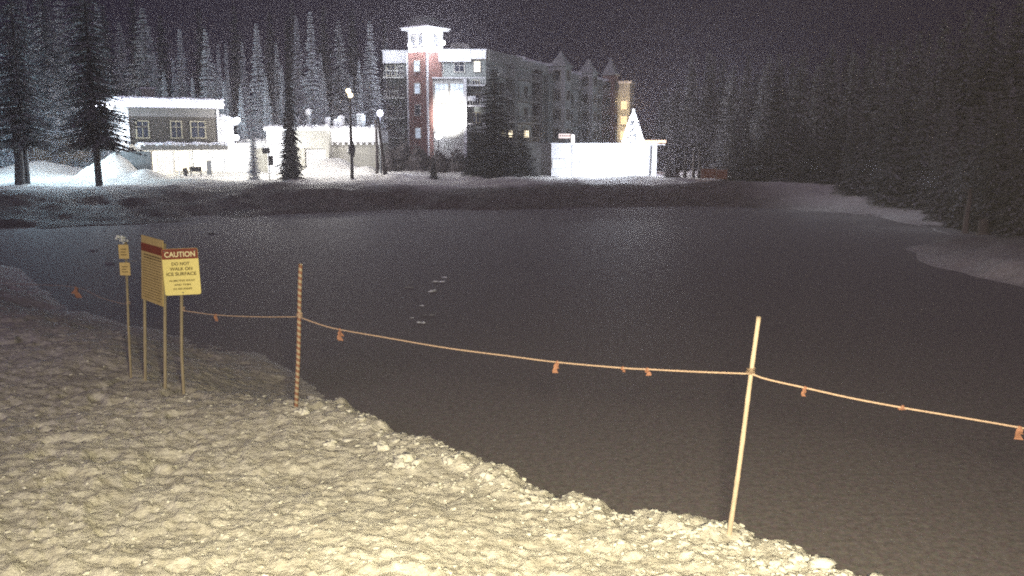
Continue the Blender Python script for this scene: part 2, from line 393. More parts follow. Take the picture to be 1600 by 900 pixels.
# ------------------------------------------------------------------ broken snow chunks
def icos():
    import bmesh
    bm = bmesh.new(); bmesh.ops.create_icosphere(bm, subdivisions=2, radius=1)
    v = np.array([tuple(a.co) for a in bm.verts]); f = np.array([[a.index for a in q.verts] for q in bm.faces]); bm.free(); return v, f
IV, IF = icos()
def chunk_mesh(name, C, S, material, rough=0.35):
    n = len(C); Vv = []; 
    for i in range(n):
        q = 1 + rough * (rng.random(len(IV)) - 0.5) * 2
        a = rng.random() * 6.28; ca, sa = math.cos(a), math.sin(a)
        v = IV * q[:, None] * S[i]
        v = np.stack([v[:, 0] * ca - v[:, 1] * sa, v[:, 0] * sa + v[:, 1] * ca, v[:, 2]], 1) + C[i]
        Vv.append(v)
    Vv = np.concatenate(Vv); Ff = (IF[None] + (np.arange(n) * len(IV))[:, None, None]).reshape(-1, 3)
    return mesh_np(name, Vv, Ff, material)
NPT = 22000
cpx = rng.uniform(-60, 1600, NPT); cpy = rng.uniform(560, 940, NPT)
cb_ = -(cpy - 450) / F; cdz = -math.sin(PITCH) + cb_ * math.cos(PITCH); cdy = math.cos(PITCH) + cb_ * math.sin(PITCH); ct = (1.1 - CZ) / cdz
cwx = (cpx - 800) / F * ct; cwy = cdy * ct; cd = sdist(cwx, cwy)
clip_ = np.exp(-((cd - 1.4) / 0.7) ** 2)
keep = (cd > 0.5) & (rng.random(NPT) < 0.07 + 0.25 * clip_)
cwx, cwy, clip_ = cwx[keep][:4200], cwy[keep][:4200], clip_[keep][:4200]
cs = rng.uniform(0.006, 0.017, len(cwx)) * (1 + 1.3 * clip_ * rng.random(len(cwx))) * np.where(rng.random(len(cwx)) < 0.03, 2.0, 1.0)
cz_ = height(cwx, cwy)
C = [(a_x, a_y, a_z) for a_x, a_y, a_z in zip(cwx, cwy, cz_)]; S = [(q * random.uniform(1.2, 2.4), q * random.uniform(1, 1.6), q * random.uniform(0.5, 0.9)) for q in cs]
for (px, py, s) in [(470, 640, .11), (632, 716, .17), (600, 690, .12), (520, 680, .13), (760, 742, .13), (820, 765, .12), (900, 778, .10), (645, 722, .12), (1240, 862, .12), (1268, 862, .13), (1150, 832, .10),
                    (1215, 862, .1), (960, 790, .09), (590, 678, .10), (290, 615, .05), (1060, 818, .08), (1390, 896, .1), (1460, 893, .09), (700, 712, .1)]:
    for k in range(5):
        w = gnd(px + random.uniform(-9, 9), py + random.uniform(-5, 5), 1.1); q = s * random.uniform(.22, .55)
        C.append((w.x, w.y, hz(w.x, w.y) + q * .1)); S.append((q * random.uniform(.9, 1.3), q, q * random.uniform(.6, 1.0)))
o = link('snow_chunks', chunk_mesh('snow_chunks', C, np.array(S), mat('chunk_snow', (0.80, 0.79, 0.76), 0.7, 0.2, 14, 0.6, 25), 0.5))
tag(o, 'broken lumps of snow strewn over the near bank', 'snow', kind='stuff')

# ------------------------------------------------------------------ poles, rope, ribbons
def pole(name, base, top, r0, r1, material, label, cat='pole', group=None, nodes=0, wob=0.004):
    v = Vector(top) - Vector(base); L = v.length; mb = MB(); n = 36
    pts = []; rr = []
    for i in range(n + 1):
        t = i / n
        pts.append((wob * math.sin(t * 9 + base[0]), wob * math.cos(t * 7), t * (L + 0.25) - 0.25))
        rr.append(r0 + (r1 - r0) * t + (0.0025 if nodes and i % max(1, n // nodes) == 0 else 0))
    mb.tube(pts, rr, 12)
    o = mb.build(name, material, None, base, smooth=True)
    o.rotation_euler = v.to_track_quat('Z', 'Y').to_euler()
    tag(o, label, cat, group); return o
b1 = gnd(463, 640, 1.0); b1.z = hz(b1.x, b1.y); t1 = at(470, 412, b1.y)
b2 = gnd(1140, 832, 1.0); b2.z = hz(b2.x, b2.y); t2 = at(1186, 495, b2.y)
POLES = 'rope line poles standing at the pond edge'
pole('marker_pole', b1, t1, 0.032, 0.030, M['stripe'], 'orange and white spiral striped pole stuck in the snow bank', group=POLES)
pole('marker_pole', b2, t2, 0.026, 0.022, M['bamboo'], 'plain pale leaning bamboo pole at the bank edge', group=POLES, nodes=6)

def on_line(px, py, A_, B_):
    d = ray(px, py); k = d.x / d.y; ex, ey = B_.x - A_.x, B_.y - A_.y
    # A.x + s ex = k (A.y + s ey)
    s = (k * A_.y - A_.x) / (ex - k * ey); Y = A_.y + s * ey
    return Vector((k * Y, Y, CZ + d.z / d.y * Y))
RA = at(284, 485, 13.8); RB = at(467, 495, b1.y - .03); RC = at(1174, 584, b2.y - .03); RD = at(1830, 712, 7.7)
rope_px = [(337, 492), (400, 495)]
seg1 = [RA] + [on_line(*p, RA, RB) for p in rope_px] + [RB]
seg2 = [RB] + [on_line(*p, RB, RC) for p in [(500, 507), (531, 515), (600, 527), (700, 544), (800, 557), (871, 566), (973, 575), (1012, 577), (1090, 581)]] + [RC]
seg3 = [RC] + [on_line(*p, RC, RD) for p in [(1200, 593), (1258, 606), (1330, 622), (1410, 637), (1500, 652), (1593, 668), (1700, 688)]] + [RD]
def smooth_path(pts, k=6):
    out = []
    P_ = [pts[0]] + pts + [pts[-1]]
    for i in range(1, len(P_) - 2):
        a, b, c, d = P_[i - 1:i + 3]
        for j in range(k):
            t = j / k
            out.append(0.5 * ((2 * b) + (c - a) * t + (2 * a - 5 * b + 4 * c - d) * t * t + (3 * b - a - 3 * c + d) * t ** 3))
    out.append(pts[-1]); return out
def make_rope(pts, r, label):
    mb = MB(); mb.tube([p for p in smooth_path(pts)], r, 8)
    for e in (pts[0], pts[-1]):
        # turns round the post
        ring = [Vector((e.x + 0.036 * math.cos(t), e.y + 0.03 + 0.036 * math.sin(t), e.z + 0.004 * t)) for t in [i * 0.5 for i in range(26)]]
        mb.tube(ring, r, 6)
    o = mb.build('boundary_rope', M['rope'], smooth=True); tag(o, label, 'rope', 'ropes strung between the poles'); return o
make_rope(seg1, 0.007, 'faint thin rope from the caution sign post to the striped pole')
make_rope(seg2, 0.010, 'long orange rope sagging between the striped and bamboo poles')
make_rope(seg3, 0.010, 'orange rope running from the bamboo pole off to the right')

def ribbon_mesh(seed, L=0.13, w=0.05):
    r = random.Random(seed); mb = MB()
    mb.blob((0, 0, 0), (0.022, 0.016, 0.018), seed, 0.2, n=8, m=5)
    for t in range(2):
        pts = []; n = 7; ph = r.uniform(0, 6); lean = r.uniform(-0.25, 0.25)
        for i in range(n + 1):
            s = i / n; z = -L * s * (1 if t == 0 else 0.6)
            ww = w * (0.35 + 0.75 * s); cx = lean * L * s + 0.012 * math.sin(ph + s * 5)
            for sgn in (-1, 1):
                pts.append((cx + sgn * ww / 2, 0.014 * math.sin(ph + s * 6 + sgn) + 0.012 * t, z))
        mb.add(pts, [(2 * i, 2 * i + 1, 2 * i + 3, 2 * i + 2) for i in range(n)])
    me = mb.mesh('ribbon', M['ribbon']); return me
RIB = [(RB, RC, 531, 515, .16, .075, 'long orange ribbon hanging on the rope right beside the striped pole'),
       (RB, RC, 871, 566, .13, .06, 'orange ribbon hanging midway between the striped and bamboo poles'),
       (RB, RC, 973, 575, .045, .03, 'tiny ribbon knot on the rope, between two larger ribbons'),
       (RB, RC, 1012, 577, .07, .05, 'short orange ribbon, last one on the rope before the bamboo pole'),
       (RC, RD, 1258, 606, .09, .035, 'narrow pink ribbon, first on the rope right of the bamboo pole'),
       (RC, RD, 1410, 636, .03, .08, 'flat orange ribbon wrapped tight on the rope right of the bamboo pole'),
       (RC, RD, 1593, 668, .12, .07, 'orange ribbon hanging at the right edge of the picture'),
       (RA, RB, 337, 492, .10, .05, 'faint small ribbon on the thin rope between the caution sign and striped pole')]
for i, (A_, B_, px, py, L_, w_, lab) in enumerate(RIB):
    p = on_line(px, py, A_, B_)
    o = link('ribbon', ribbon_mesh(i + 3, L_, w_), None, p, (0, 0, random.uniform(-.4, .4)))
    s = o.modifiers.new('s', 'SOLIDIFY'); s.thickness = 0.002
    tag(o, lab, 'ribbon', 'ribbons tied along the boundary rope')

# ------------------------------------------------------------------ warning signs
def text_mesh(name, body, size, width, material, ext=0.0015, sx=1.0):
    cu = bpy.data.curves.new(name, 'FONT'); cu.body = body; cu.size = size; cu.align_x = 'CENTER'; cu.align_y = 'CENTER'; cu.extrude = ext; cu.offset = size * 0.018
    ob = bpy.data.objects.new(name, cu); COL.objects.link(ob); bpy.context.view_layer.update()
    dg = bpy.context.evaluated_depsgraph_get(); me = bpy.data.meshes.new_from_object(ob.evaluated_get(dg))
    bpy.data.objects.remove(ob); bpy.data.curves.remove(cu)
    xs_ = [v.co.x for v in me.vertices]; w = max(xs_) - min(xs_); c = (max(xs_) + min(xs_)) / 2
    for v in me.vertices: v.co.x = (v.co.x - c) * (width / w)
    me.materials.clear(); me.materials.append(material); me.name = name; return me
def rpanel(mb, x0, x1, z0, z1, y0, y1, r=0.03, mi=0, corners=(1, 1, 1, 1)):
    pts = []
    for ci, (cx, cz, a0) in enumerate([(x1 - r, z1 - r, 0), (x0 + r, z1 - r, 90), (x0 + r, z0 + r, 180), (x1 - r, z0 + r, 270)]):
        if corners[ci]:
            for k in range(6):
                a = R(a0 + 18 * k); pts.append((cx + r * math.cos(a), cz + r * math.sin(a)))
        else:
            a = R(a0 + 45); pts.append((cx + r * (1 if math.cos(a) > 0 else -1), cz + r * (1 if math.sin(a) > 0 else -1)))
    n = len(pts)
    mb.add([(x, y0, z) for x, z in pts] + [(x, y1, z) for x, z in pts],
           [tuple(range(n)), tuple(reversed(range(n, 2 * n)))] + [(k, k + n, (k + 1) % n + n, (k + 1) % n) for k in range(n)], mi)
# caution sign (faces the camera)
cb = gnd(286, 610, 1.0); cb.z = hz(cb.x, cb.y)
sg = empty('caution_sign', cb, R(8), 'bright yellow caution sign with red-brown header on a single post', 'warning sign', 'warning signs on the bank')
ptop = at(283, 470, cb.y)
cc = at(282, 425, cb.y - 0.05) - cb
W_, H_ = 0.545, 0.735
mb = MB(); mb.tube([(0.0, 0.02, -0.3), (0.01, 0.02, 0.7), (cc.x * 1.0 + 0.01, 0.02, cc.z + 0.36)], 0.026, 8); mb.build('post', M['wood'], sg, smooth=True)
pn = empty('face', (0, 0, 0)); bpy.data.objects.remove(pn)
mb = MB(); rpanel(mb, -W_ / 2, W_ / 2, -H_ / 2, H_ / 2, -0.012, 0.0, 0.035)
panel = mb.build('sign_panel', M['sign_yellow'], sg, (cc.x, -0.03, cc.z), (0, R(-1.5), 0))
mb = MB(); rpanel(mb, -W_ / 2 + .002, W_ / 2 - .002, H_ / 2 - 0.165, H_ / 2 - .002, -0.016, -0.0125, 0.033, corners=(1, 1, 0, 0)); mb.build('header_band', M['sign_red'], panel)
for bx_, bz_ in ((0, .30), (0, -.33), (.23, .33), (-.23, .33)):
    q = MB(); q.lathe([(.001, .008), (.009, .007), (.012, 0)], 8); q.build('bolt', M['metal_grey'], panel, (bx_, -.0165, bz_ - .0), (R(90), 0, 0))
def put(parent, body, size, width, z, m, y=-0.0175):
    link('lettering', text_mesh('lettering', body, size, width, m), parent, (0, y, z), (R(90), 0, 0))
put(panel, 'CAUTION', 0.115, 0.46, H_ / 2 - 0.095, M['letter_pale'])
put(panel, 'DO NOT', 0.070, 0.27, 0.125, M['letter_dark'], -0.0145)
put(panel, 'WALK ON', 0.070, 0.34, 0.045, M['letter_dark'], -0.0145)
put(panel, 'ICE SURFACE', 0.072, 0.45, -0.035, M['letter_dark'], -0.0145)
put(panel, 'AS MELTING SNOW', 0.040, 0.39, -0.140, M['letter_dark'], -0.0145)
put(panel, 'AND THIN', 0.040, 0.25, -0.205, M['letter_dark'], -0.0145)
put(panel, 'ICE ARE UNSAFE', 0.040, 0.28, -0.270, M['letter_dark'], -0.0145)

# tall dull-yellow sign on two posts, turned well away
pL = gnd(224, 592, 1.05); pR = gnd(255, 605, 1.05)
pL.z = hz(pL.x, pL.y); pR.z = hz(pR.x, pR.y)
v = pR - pL; ang_ = math.atan2(v.y, v.x); mid = (pL + pR) / 2; Lp = Vector((v.x, v.y)).length
ts = empty('notice_board', mid, ang_, 'tall dull yellow notice board on two posts beside the caution sign', 'warning sign', 'warning signs on the bank')
ts.rotation_euler = (Matrix.Rotation(R(3.6), 3, 'Y') @ Matrix.Rotation(ang_, 3, 'Z')).to_euler()
zt = at(224, 368, pL.y).z - mid.z; zb = at(224, 468, pL.y).z - mid.z
for sx_, bz in ((-1, pL.z), (1, pR.z)):
    MB().tube([(sx_ * Lp / 2, 0.03, bz - mid.z - 0.3), (sx_ * Lp / 2, 0.03, zt - 0.05)], 0.026, 8).build('post', M['wood'], ts, smooth=True)
hw = Lp / 2 + 0.02
mb = MB(); mb.box(-hw, hw, -0.012, 0, zb, zt); tp = mb.build('sign_panel', M['sign_tan'], ts)
mb = MB(); mb.box(-hw + .002, hw - .002, -0.016, -0.0125, zt - 0.25, zt - 0.12); mb.build('header_band', M['sign_red'], tp)
mb = MB(); rr_ = random.Random(5)
for k in range(17):
    z = zt - 0.31 - k * 0.043; x = -hw + 0.05 + (0.05 if k in (0, 1) else 0)
    while x < hw - 0.08:
        l = rr_.uniform(0.03, 0.09); l = min(l, hw - 0.05 - x)
        mb.box(x, x + l, -0.0135, -0.0125, z, z + (0.020 if k < 2 else 0.011)); x += l + 0.018
    if rr_.random() < .2: pass
mb.build('lettering', M['letter_dark'], tp)

# small double plate on thin post with frosted top
sb = gnd(203, 588, 1.05); sb.z = hz(sb.x, sb.y)
ss = empty('marker_sign', sb, R(-4), 'thin post with two small yellow plates and frosty top', 'warning sign', 'warning signs on the bank')
pz = lambda py: at(195, py, sb.y).z - sb.z
px_ = at(195, 405, sb.y).x - sb.x
MB().tube([(0, 0.015, -0.3), (px_ * .5, 0.015, 0.9), (px_ + .03, 0.015, pz(378))], 0.021, 8).build('post', M['wood'], ss, smooth=True)
for za, zb_, w0 in ((404, 382, .085), (430, 410, .088)):
    mb = MB(); mb.box(px_ - w0, px_ + w0, -0.018, -0.008, pz(za), pz(zb_)); o = mb.build('sign_plate', M['sign_tan'], ss, bevel=.003)
    m2 = MB(); rz = (pz(zb_) - pz(za))
    for k in range(3): m2.box(px_ - .05, px_ + .05 - .02 * (k % 2), -0.0195, -0.0185, pz(za) + rz * (.25 + .2 * k), pz(za) + rz * (.25 + .2 * k) + .012)
    m2.build('lettering', M['letter_dark'], o)
mb = MB(); mb.tube([(px_, 0, pz(407)), (px_ + .2, 0, pz(407.5))], 0.008, 6); mb.build('arm', M['metal_grey'], ss)
mb = MB()
for k in range(26):
    a = random.uniform(0, 6.28); q = random.uniform(.008, .022)
    mb.blob((px_ + .11 * math.cos(a) * random.random() - .01, .06 * math.sin(a), pz(377) + random.uniform(-.02, .09)), (q, q, q), k, .3, n=6, m=4)
mb.build('frost_cap', M['frost'], ss)
# far end of the line: short rope and one ribbon left of the signs
RE = at(199, 476, sb.y); RF = at(-70, 440, 23.0)
p118 = on_line(118, 449, RE, RF)
make_rope([RE, on_line(160, 466, RE, RF), p118, on_line(40, 444, RE, RF), RF], 0.004, 'hair-thin rope running left from the small double-plate sign')
o = link('ribbon', ribbon_mesh(40, .2, .11), None, p118); o.modifiers.new('s', 'SOLIDIFY').thickness = 0.002
tag(o, 'dim brown-orange ribbon far left, beyond the small sign', 'ribbon', 'ribbons tied along the boundary rope')

# ice shards on the pond
ICE = [(655, 505, .16, 'largest bright ice shard, lone slanted sliver on the pond'), (686, 441, .2, 'long flat ice shard far out on the pond'),
       (672, 456, .22, 'wide thin ice shard in the middle of the shard cluster'), (668, 493, .13, 'small rough ice lump just behind the bright slanted sliver'),
       (645, 497, .10, 'tiny ice lump left of the bright slanted sliver'), (692, 434, .14, 'farthest small ice shard of the cluster'),
       (640, 450, .18, 'faint ice shard at the left of the cluster'), (662, 478, .12, 'faint ice lump between the shards'),
       (165, 362, .25, 'frosty ice lump near the far left shore'), (150, 392, .22, 'faint flat ice lump left of the small sign'),
       (172, 412, .2, 'flat ice lump low beside the small double-plate sign'), (332, 366, .22, 'single dark lump far out on the ice above the striped pole')]
for i, (px, py, s, lab) in enumerate(ICE):
    w = gnd(px, py, 0.0); mb = MB(); r_ = random.Random(i)
    for k in range(3):
        mb.blob((r_.uniform(-s, s) * .9, r_.uniform(-s, s) * .3, s * .10), (s * r_.uniform(.15, .7), s * r_.uniform(.1, .25), s * r_.uniform(.06, .25)), i * 3 + k, .35, n=8, m=5)
    o = mb.build('ice_lump', (M['frost'] if i in (0, 1, 2, 4, 5, 7) else M['dull_ice']) if i != 11 else M['metal_dark'], None, (w.x, w.y, 0.0), (0, 0, r_.uniform(-.3, .3)))  # paler lumps carry the pond's glints in their colour
    tag(o, lab, 'ice lump', 'ice lumps lying on the pond')

# ------------------------------------------------------------------ trees
def conifer_meshes(seed, H, Rm, power=0.85, whorls=46, low=0.08, dens=1.0, droop=0.25, leaf=0.34, needles='needles'):
    r = np.random.default_rng(seed); tri = []; quads = []
    for i in range(whorls):
        t = low + (1 - low) * (i + r.uniform(-.3, .3)) / whorls
        t = min(max(t, low), .985)
        z = t * H; L0 = Rm * (1 - (t - low) / (1 - low)) ** power * r.uniform(.62, 1.12) + 0.04
        nb = max(3, int((4 + 7 * (1 - t)) * dens))
        for b in range(nb):
            a = r.uniform(0, 2 * math.pi); L = L0 * r.uniform(.5, 1.12)
            dx, dy = math.cos(a), math.sin(a); k = max(3, int(L / (leaf * 0.42)))
            for q in range(k):
                s = (q + .6) / k
                cx, cy = dx * L * s, dy * L * s; cz = z - droop * L * s ** 1.5 + 0.06 * L * s
                for side in (-1, 1):
                    ll = leaf * (1.15 - .6 * s) * r.uniform(.7, 1.3) * (.28 + .72 * (1 - t) ** .6); w = ll * .42
                    a2 = a + side * r.uniform(.3, 1.3); ex, ey = math.cos(a2), math.sin(a2)
                    dz = -r.uniform(.05, .55) * ll
                    nx_, ny_ = -ey, ex
                    p0 = (cx, cy, cz + .03); p1 = (cx + ex * ll * .5 + nx_ * w / 2, cy + ey * ll * .5 + ny_ * w / 2, cz + dz * .4 + r.uniform(-.05, .05))
                    p2 = (cx + ex * ll, cy + ey * ll, cz + dz); p3 = (cx + ex * ll * .5 - nx_ * w / 2, cy + ey * ll * .5 - ny_ * w / 2, cz + dz * .6 - r.uniform(0, .12))
                    quads.append((p0, p1, p2, p3))
    Vq = np.array(quads).reshape(-1, 3); Fq = np.arange(len(Vq)).reshape(-1, 4)
    crown = mesh_np('crown', Vq, Fq, M[needles], smooth=False)
    mb = MB(); mb.tube([(0, 0, -0.5), (0.02 * H * .1, 0, H * .3), (0, .01 * H * .2, H * .7), (0, 0, H * .98)], [H * .013, H * .010, H * .005, H * .0015], 8)
    return crown, mb.mesh('trunk', M['bark'], True)
PROTO = {}
PROTO['spire'] = [conifer_meshes(100 + i, 16, 1.75, .80, 62, .03, 1.5, .35, .46, 'needles_frost') for i in range(4)]
PROTO['wide'] = [conifer_meshes(200 + i, 16, 2.9, .75, 54, .05, 1.5, .3, .62, 'needles') for i in range(4)]
PROTO['forest'] = [conifer_meshes(300 + i, 16, 2.5, .62, 52, .03, 1.7, .35, .72, 'needles_forest') for i in range(5)]
PROTO['dark'] = [conifer_meshes(400 + i, 16, 2.8, .62, 54, .02, 2.0, .3, .66, 'needles_black') for i in range(2)]
PROTO['bigdark'] = [conifer_meshes(500 + i, 24, 3.6, .45, 64, .19, 1.8, .35, .75, 'needles_dark') for i in range(2)]
def conifer(kind, x, y, H, wscale, label, group, name='conifer', base=None, idx=None):
    c, t = PROTO[kind][random.randrange(len(PROTO[kind])) if idx is None else idx]
    H0 = 24 if kind == 'bigdark' else 16; s = H / H0
    z = hz(x, y, False) if base is None else base
    o = empty(name, (x, y, z), random.uniform(0, 6.28), label, 'tree', group); o.scale = (s * wscale, s * wscale, s)
    link('crown', c, o); link('trunk', t, o); return o
def conifer_px(kind, px, top, Y, wpx, label, group, base=None, idx=None, R0=None):
    p = at(px, top, Y); z = hz(p.x, Y, False) if base is None else base
    H = p.z - z; R0 = {'spire': 1.75, 'wide': 2.9, 'forest': 2.5, 'dark': 2.8, 'bigdark': 3.6}[kind]
    H0 = 24 if kind == 'bigdark' else 16
    w = (wpx * Y / F) / (R0 * H / H0)
    return conifer(kind, p.x, Y, H, w, label, group, base=base, idx=idx)

GB = 'frosted conifers behind the village'
SP = [(222, 8, 118, 36, 'wide', 'broad frosted conifer rising above the left end of the light-strung lodge'),
      (280, 42, 122, 17, 'spire', 'slim dim conifer behind the middle of the light-strung lodge'),
      (320, 43, 116, 21, 'spire', 'pale frosted conifer with ragged left side behind the lodge right end'),
      (340, 66, 126, 11, 'spire', 'short thin conifer close right of the ragged pale conifer'),
      (352, 64, 130, 9, 'spire', 'thin dim conifer between the short and the tall pale ones'),
      (378, 64, 128, 13, 'spire', 'small dim spire just left of the bright-topped tall conifer'),
      (400, 33, 118, 21, 'spire', 'tall bright-topped conifer right of the lodge roof'),
      (431, 64, 122, 13, 'spire', 'thin pale spire between two taller conifers'),
      (462, 22, 132, 17, 'spire', 'dim tall conifer just left of the tallest slim spire'),
      (484, 14, 116, 21, 'spire', 'tallest slim pale spire, reaching the top of the picture'),
      (528, 30, 130, 26, 'wide', 'dim bushy conifer right of the tallest slim spire'),
      (577, 30, 118, 22, 'spire', 'tall pale conifer nearest the hotel left wing'),
      (604, 64, 134, 13, 'spire', 'short dim conifer against the hotel left wing'),
      (186, 30, 128, 24, 'wide', 'dim wide conifer left of the lodge roof vent')]
for px, top, Y, w, kd, lab in SP: conifer_px(kd, px, top, Y, w * 1.35, lab, GB)
for px, top, Y, w in [(255, 110, 112, 16), (300, 120, 110, 15), (350, 125, 112, 16), (375, 130, 110, 14), (415, 118, 112, 16), (455, 120, 113, 15), (505, 112, 112, 17), (548, 118, 114, 16), (590, 120, 116, 14),
                      (335, 100, 118, 17), (440, 100, 118, 15), (560, 92, 124, 17), (500, 80, 126, 15), (240, 80, 124, 18), (270, 90, 119, 17)]:
    conifer_px('spire', px, top, Y, w, 'small frosted conifer in the thicket between the village roofs and tall spires', 'thicket of small frosted conifers')
for px, top, Y, w in [(160, 5, 135, 30), (205, -10, 145, 30), (250, 20, 150, 30), (310, 10, 150, 28), (365, 5, 150, 28), (420, 15, 150, 26), (455, 0, 148, 28), (505, 5, 150, 28), (550, 10, 150, 28), (600, 25, 155, 22)]:
    conifer_px('dark', px, top, Y, w, 'tall dark conifer in the back row behind the pale spires', 'dark back row of conifers')

GD = 'dark conifers at the left'
conifer_px('bigdark', 128, -60, 70, 66, 'large dark conifer with bare straight trunk by the left snow bank', GD, idx=0)
conifer_px('bigdark', 12, -50, 73, 58, 'large dark conifer with forked trunk at the left edge', GD, idx=1)
conifer_px('bigdark', 62, -40, 95, 50, 'dark conifer standing behind, between the two large left trunks', GD, idx=0)
for px, top, Y, w in [(90, -20, 104, 40), (30, -30, 108, 42), (150, 0, 104, 28), (-30, -30, 95, 50)]:
    conifer_px('wide', px, top, Y, w, 'dim conifer filling the dark mass at upper left', 'dim conifers at the upper left')
conifer_px('dark', 447, 20, 76, 16, 'tall narrow dark conifer standing alone beside the garage', GD, idx=0)
conifer_px('dark', 448, 150, 75, 24, 'bushy dark young conifer at the foot of the tall narrow one', GD, idx=1)
conifer_px('spire', 393, 188, 80, 13, 'small snow-laden tree lit in front of the lodge', 'snow-lit small trees')
conifer_px('dark', 772, 106, 84, 58, 'big dark conifer in front of the hotel', 'dark conifers in front of the hotel', idx=1)
conifer_px('dark', 741, 190, 86, 26, 'short dark conifer left of the big dark one by the hotel', 'dark conifers in front of the hotel', idx=0)
conifer_px('dark', 816, 196, 87, 30, 'short dark conifer right of the big dark one by the hotel', 'dark conifers in front of the hotel', idx=0)
conifer_px('dark', 677, 246, 82, 9, 'tiny dark conifer in front of the round shrubs', 'dark conifers in front of the hotel', idx=0)

# forest right of the hotel and round the right shore
GF = 'dim conifers of the forest on the right'
F1 = [(1042, 190, 98, 18), (1060, 125, 104, 22), (1085, 104, 108, 20), (1110, 76, 104, 25), (1140, 120, 96, 24), (1165, 112, 102, 20), (1195, 100, 92, 24),
      (1222, 92, 96, 25), (1252, 84, 92, 28), (1280, 96, 88, 26), (1302, 66, 92, 28), (1335, 78, 86, 30), (1370, 70, 84, 30), (1405, 58, 82, 34), (1440, 44, 80, 34), (1478, 26, 76, 38), (1515, 10, 72, 42), (1555, 0, 70, 46), (1600, -20, 68, 48), (1650, -30, 64, 50)]
labs = {1042: 'lowest dim conifer, leftmost of the right forest beside the lit deck', 1110: 'conifer with the tallest pale tip at the left end of the right forest', 1252: 'brownish conifer above where the pale snow path begins',
        1302: 'tall dim conifer standing above the middle of the right forest', 1060: 'narrow conifer behind the lamp-lit deck edge, second in the right forest',
        1600: 'huge dark conifer at the right edge of the picture'}
for px, top, Y, w in F1:
    conifer_px('forest', px, top, Y, w * 1.25, labs.get(px, 'dim conifer in the front row of the right forest'), GF)
for px in range(1035, 1720, 17):
    Y = random.uniform(98, 125) - (px - 1035) * 0.035; top = random.uniform(85, 150) - (px - 1035) * 0.14
    conifer_px('forest', px + random.uniform(-6, 6), top, Y, random.uniform(24, 36), 'dim conifer deep inside the right forest', 'conifers deep in the right forest')
for px in range(1150, 1760, 18):
    Y = float(np.interp(px, [1040, 1200, 1300, 1400, 1480, 1540, 1600, 1760], [80, 77, 70, 62, 55, 47, 42, 36])) + random.uniform(-1, 3.5); top = random.uniform(150, 225) - max(0, px - 1300) * .25
    conifer_px('forest', px + random.uniform(-6, 6), top, Y, random.uniform(26, 42), 'low dim conifer at the foot of the right forest', 'low conifers at the forest edge')
for px in range(620, 1060, 30):
    conifer_px('forest', px, random.uniform(150, 190), random.uniform(235, 260), 16, 'distant dim conifer behind the hotel', 'distant conifers behind the hotel')

def deciduous(px, py, Y, H, label, lean=0.0, name='broken_tree'):
    b = at(px, py, Y); b.z = hz(b.x, b.y, False); o = empty(name, b, 0, label, 'tree')
    mb = MB(); mb.tube([(0, 0, -.4), (lean * .3, 0, H * .35), (lean * .6 + .04, 0, H * .7), (lean, 0, H)], [.19, .15, .12, .05], 9); mb.build('trunk', M['pale_bark'], o, smooth=True)
    mb = MB()
    for k in range(5):
        z = H * (.45 + .1 * k); a = k * 2.3
        mb.tube([(lean * z / H, 0, z), (lean * z / H + .35 * math.cos(a), .3 * math.sin(a), z + .3)], [.03, .01], 5)
    mb.build('limb', M['pale_bark'], o); return o
deciduous(1508, 352, 47, 2.6, 'pale broken tree trunk standing at the right shore', .12)
def stump(px, py, Y, H, label, r=.28):
    b = at(px, py, Y); b.z = hz(b.x, b.y, False) - .1; mb = MB()
    n = 14; prof = [(r * 1.3, 0), (r, .25), (r * .9, H * .8), (r * .85, H), (0.01, H * .93)]
    mb.lathe(prof, n); o = mb.build('tree_stump', M['pale_bark'], None, b, (R(6), R(-8), 0), smooth=False); tag(o, label, 'tree stump', 'stumps on the right shore')
stump(1538, 352, 46, .9, 'tilted brown stump beside the pale broken trunk')
stump(1556, 348, 47, .6, 'lower stump at the right of the tilted brown stump', .22)

# shrubs
def shrub_mesh(seed, rx, ry, rz, n=2600):
    r = np.random.default_rng(seed); q = []
    for i in range(n):
        u = r.normal(size=3); u /= np.linalg.norm(u); u[2] = abs(u[2]); k = r.uniform(.55, 1.02) * (1 + .18 * math.sin(u[0] * 5 + seed) + .15 * math.sin(u[1] * 7 + seed * 2))
        c = u * np.array([rx, ry, rz]) * k; s = r.uniform(.10, .24); a = r.normal(size=3); a /= np.linalg.norm(a); b = np.cross(a, u); b /= (np.linalg.norm(b) + 1e-6)
        q += [c - a * s, c + b * s * .5, c + a * s, c - b * s * .5]
    Vq = np.array(q); return mesh_np('foliage', Vq, np.arange(len(Vq)).reshape(-1, 4), M['shrub'], False)
def shrub(px, top, Y, wpx, label, seed):
    p = at(px, top, Y); z = hz(p.x, Y, False) - .1; H = (p.z - z) * .82; w = wpx * Y / F
    o = empty('shrub', (p.x, Y, z), 0, label, 'shrub', 'dark shrubs below the hotel')
    link('foliage', shrub_mesh(seed, w, w * .8, H), o)
    mb = MB()
    for k in range(7):
        a = k * .9; mb.tube([(0, 0, -.2), (w * .3 * math.cos(a), w * .3 * math.sin(a), H * .45), (w * .6 * math.cos(a), w * .5 * math.sin(a), H * .8)], [.05, .03, .01], 5)
    mb.build('stem', M['bark'], o)
for i, (px, top, Y, w, lab) in enumerate([(624, 214, 99, 26, 'tall rounded shrub directly below the tower left side'), (607, 232, 96, 15, 'shrub beside the lamp post, leftmost of the dark shrubs'), (655, 226, 97, 24, 'dark shrub below the brick tower windows'),
                                   (690, 236, 96, 24, 'dark shrub under the brightest floodlight'), (722, 232, 95, 22, 'dark shrub between the floodlight and the big conifer'), (840, 234, 93, 22, 'dark shrub against the left corner of the lit deck wall'), (790, 240, 92, 30, 'wide dark shrub behind the foot of the big conifer')]):
    shrub(px, top, Y, w, lab, i)

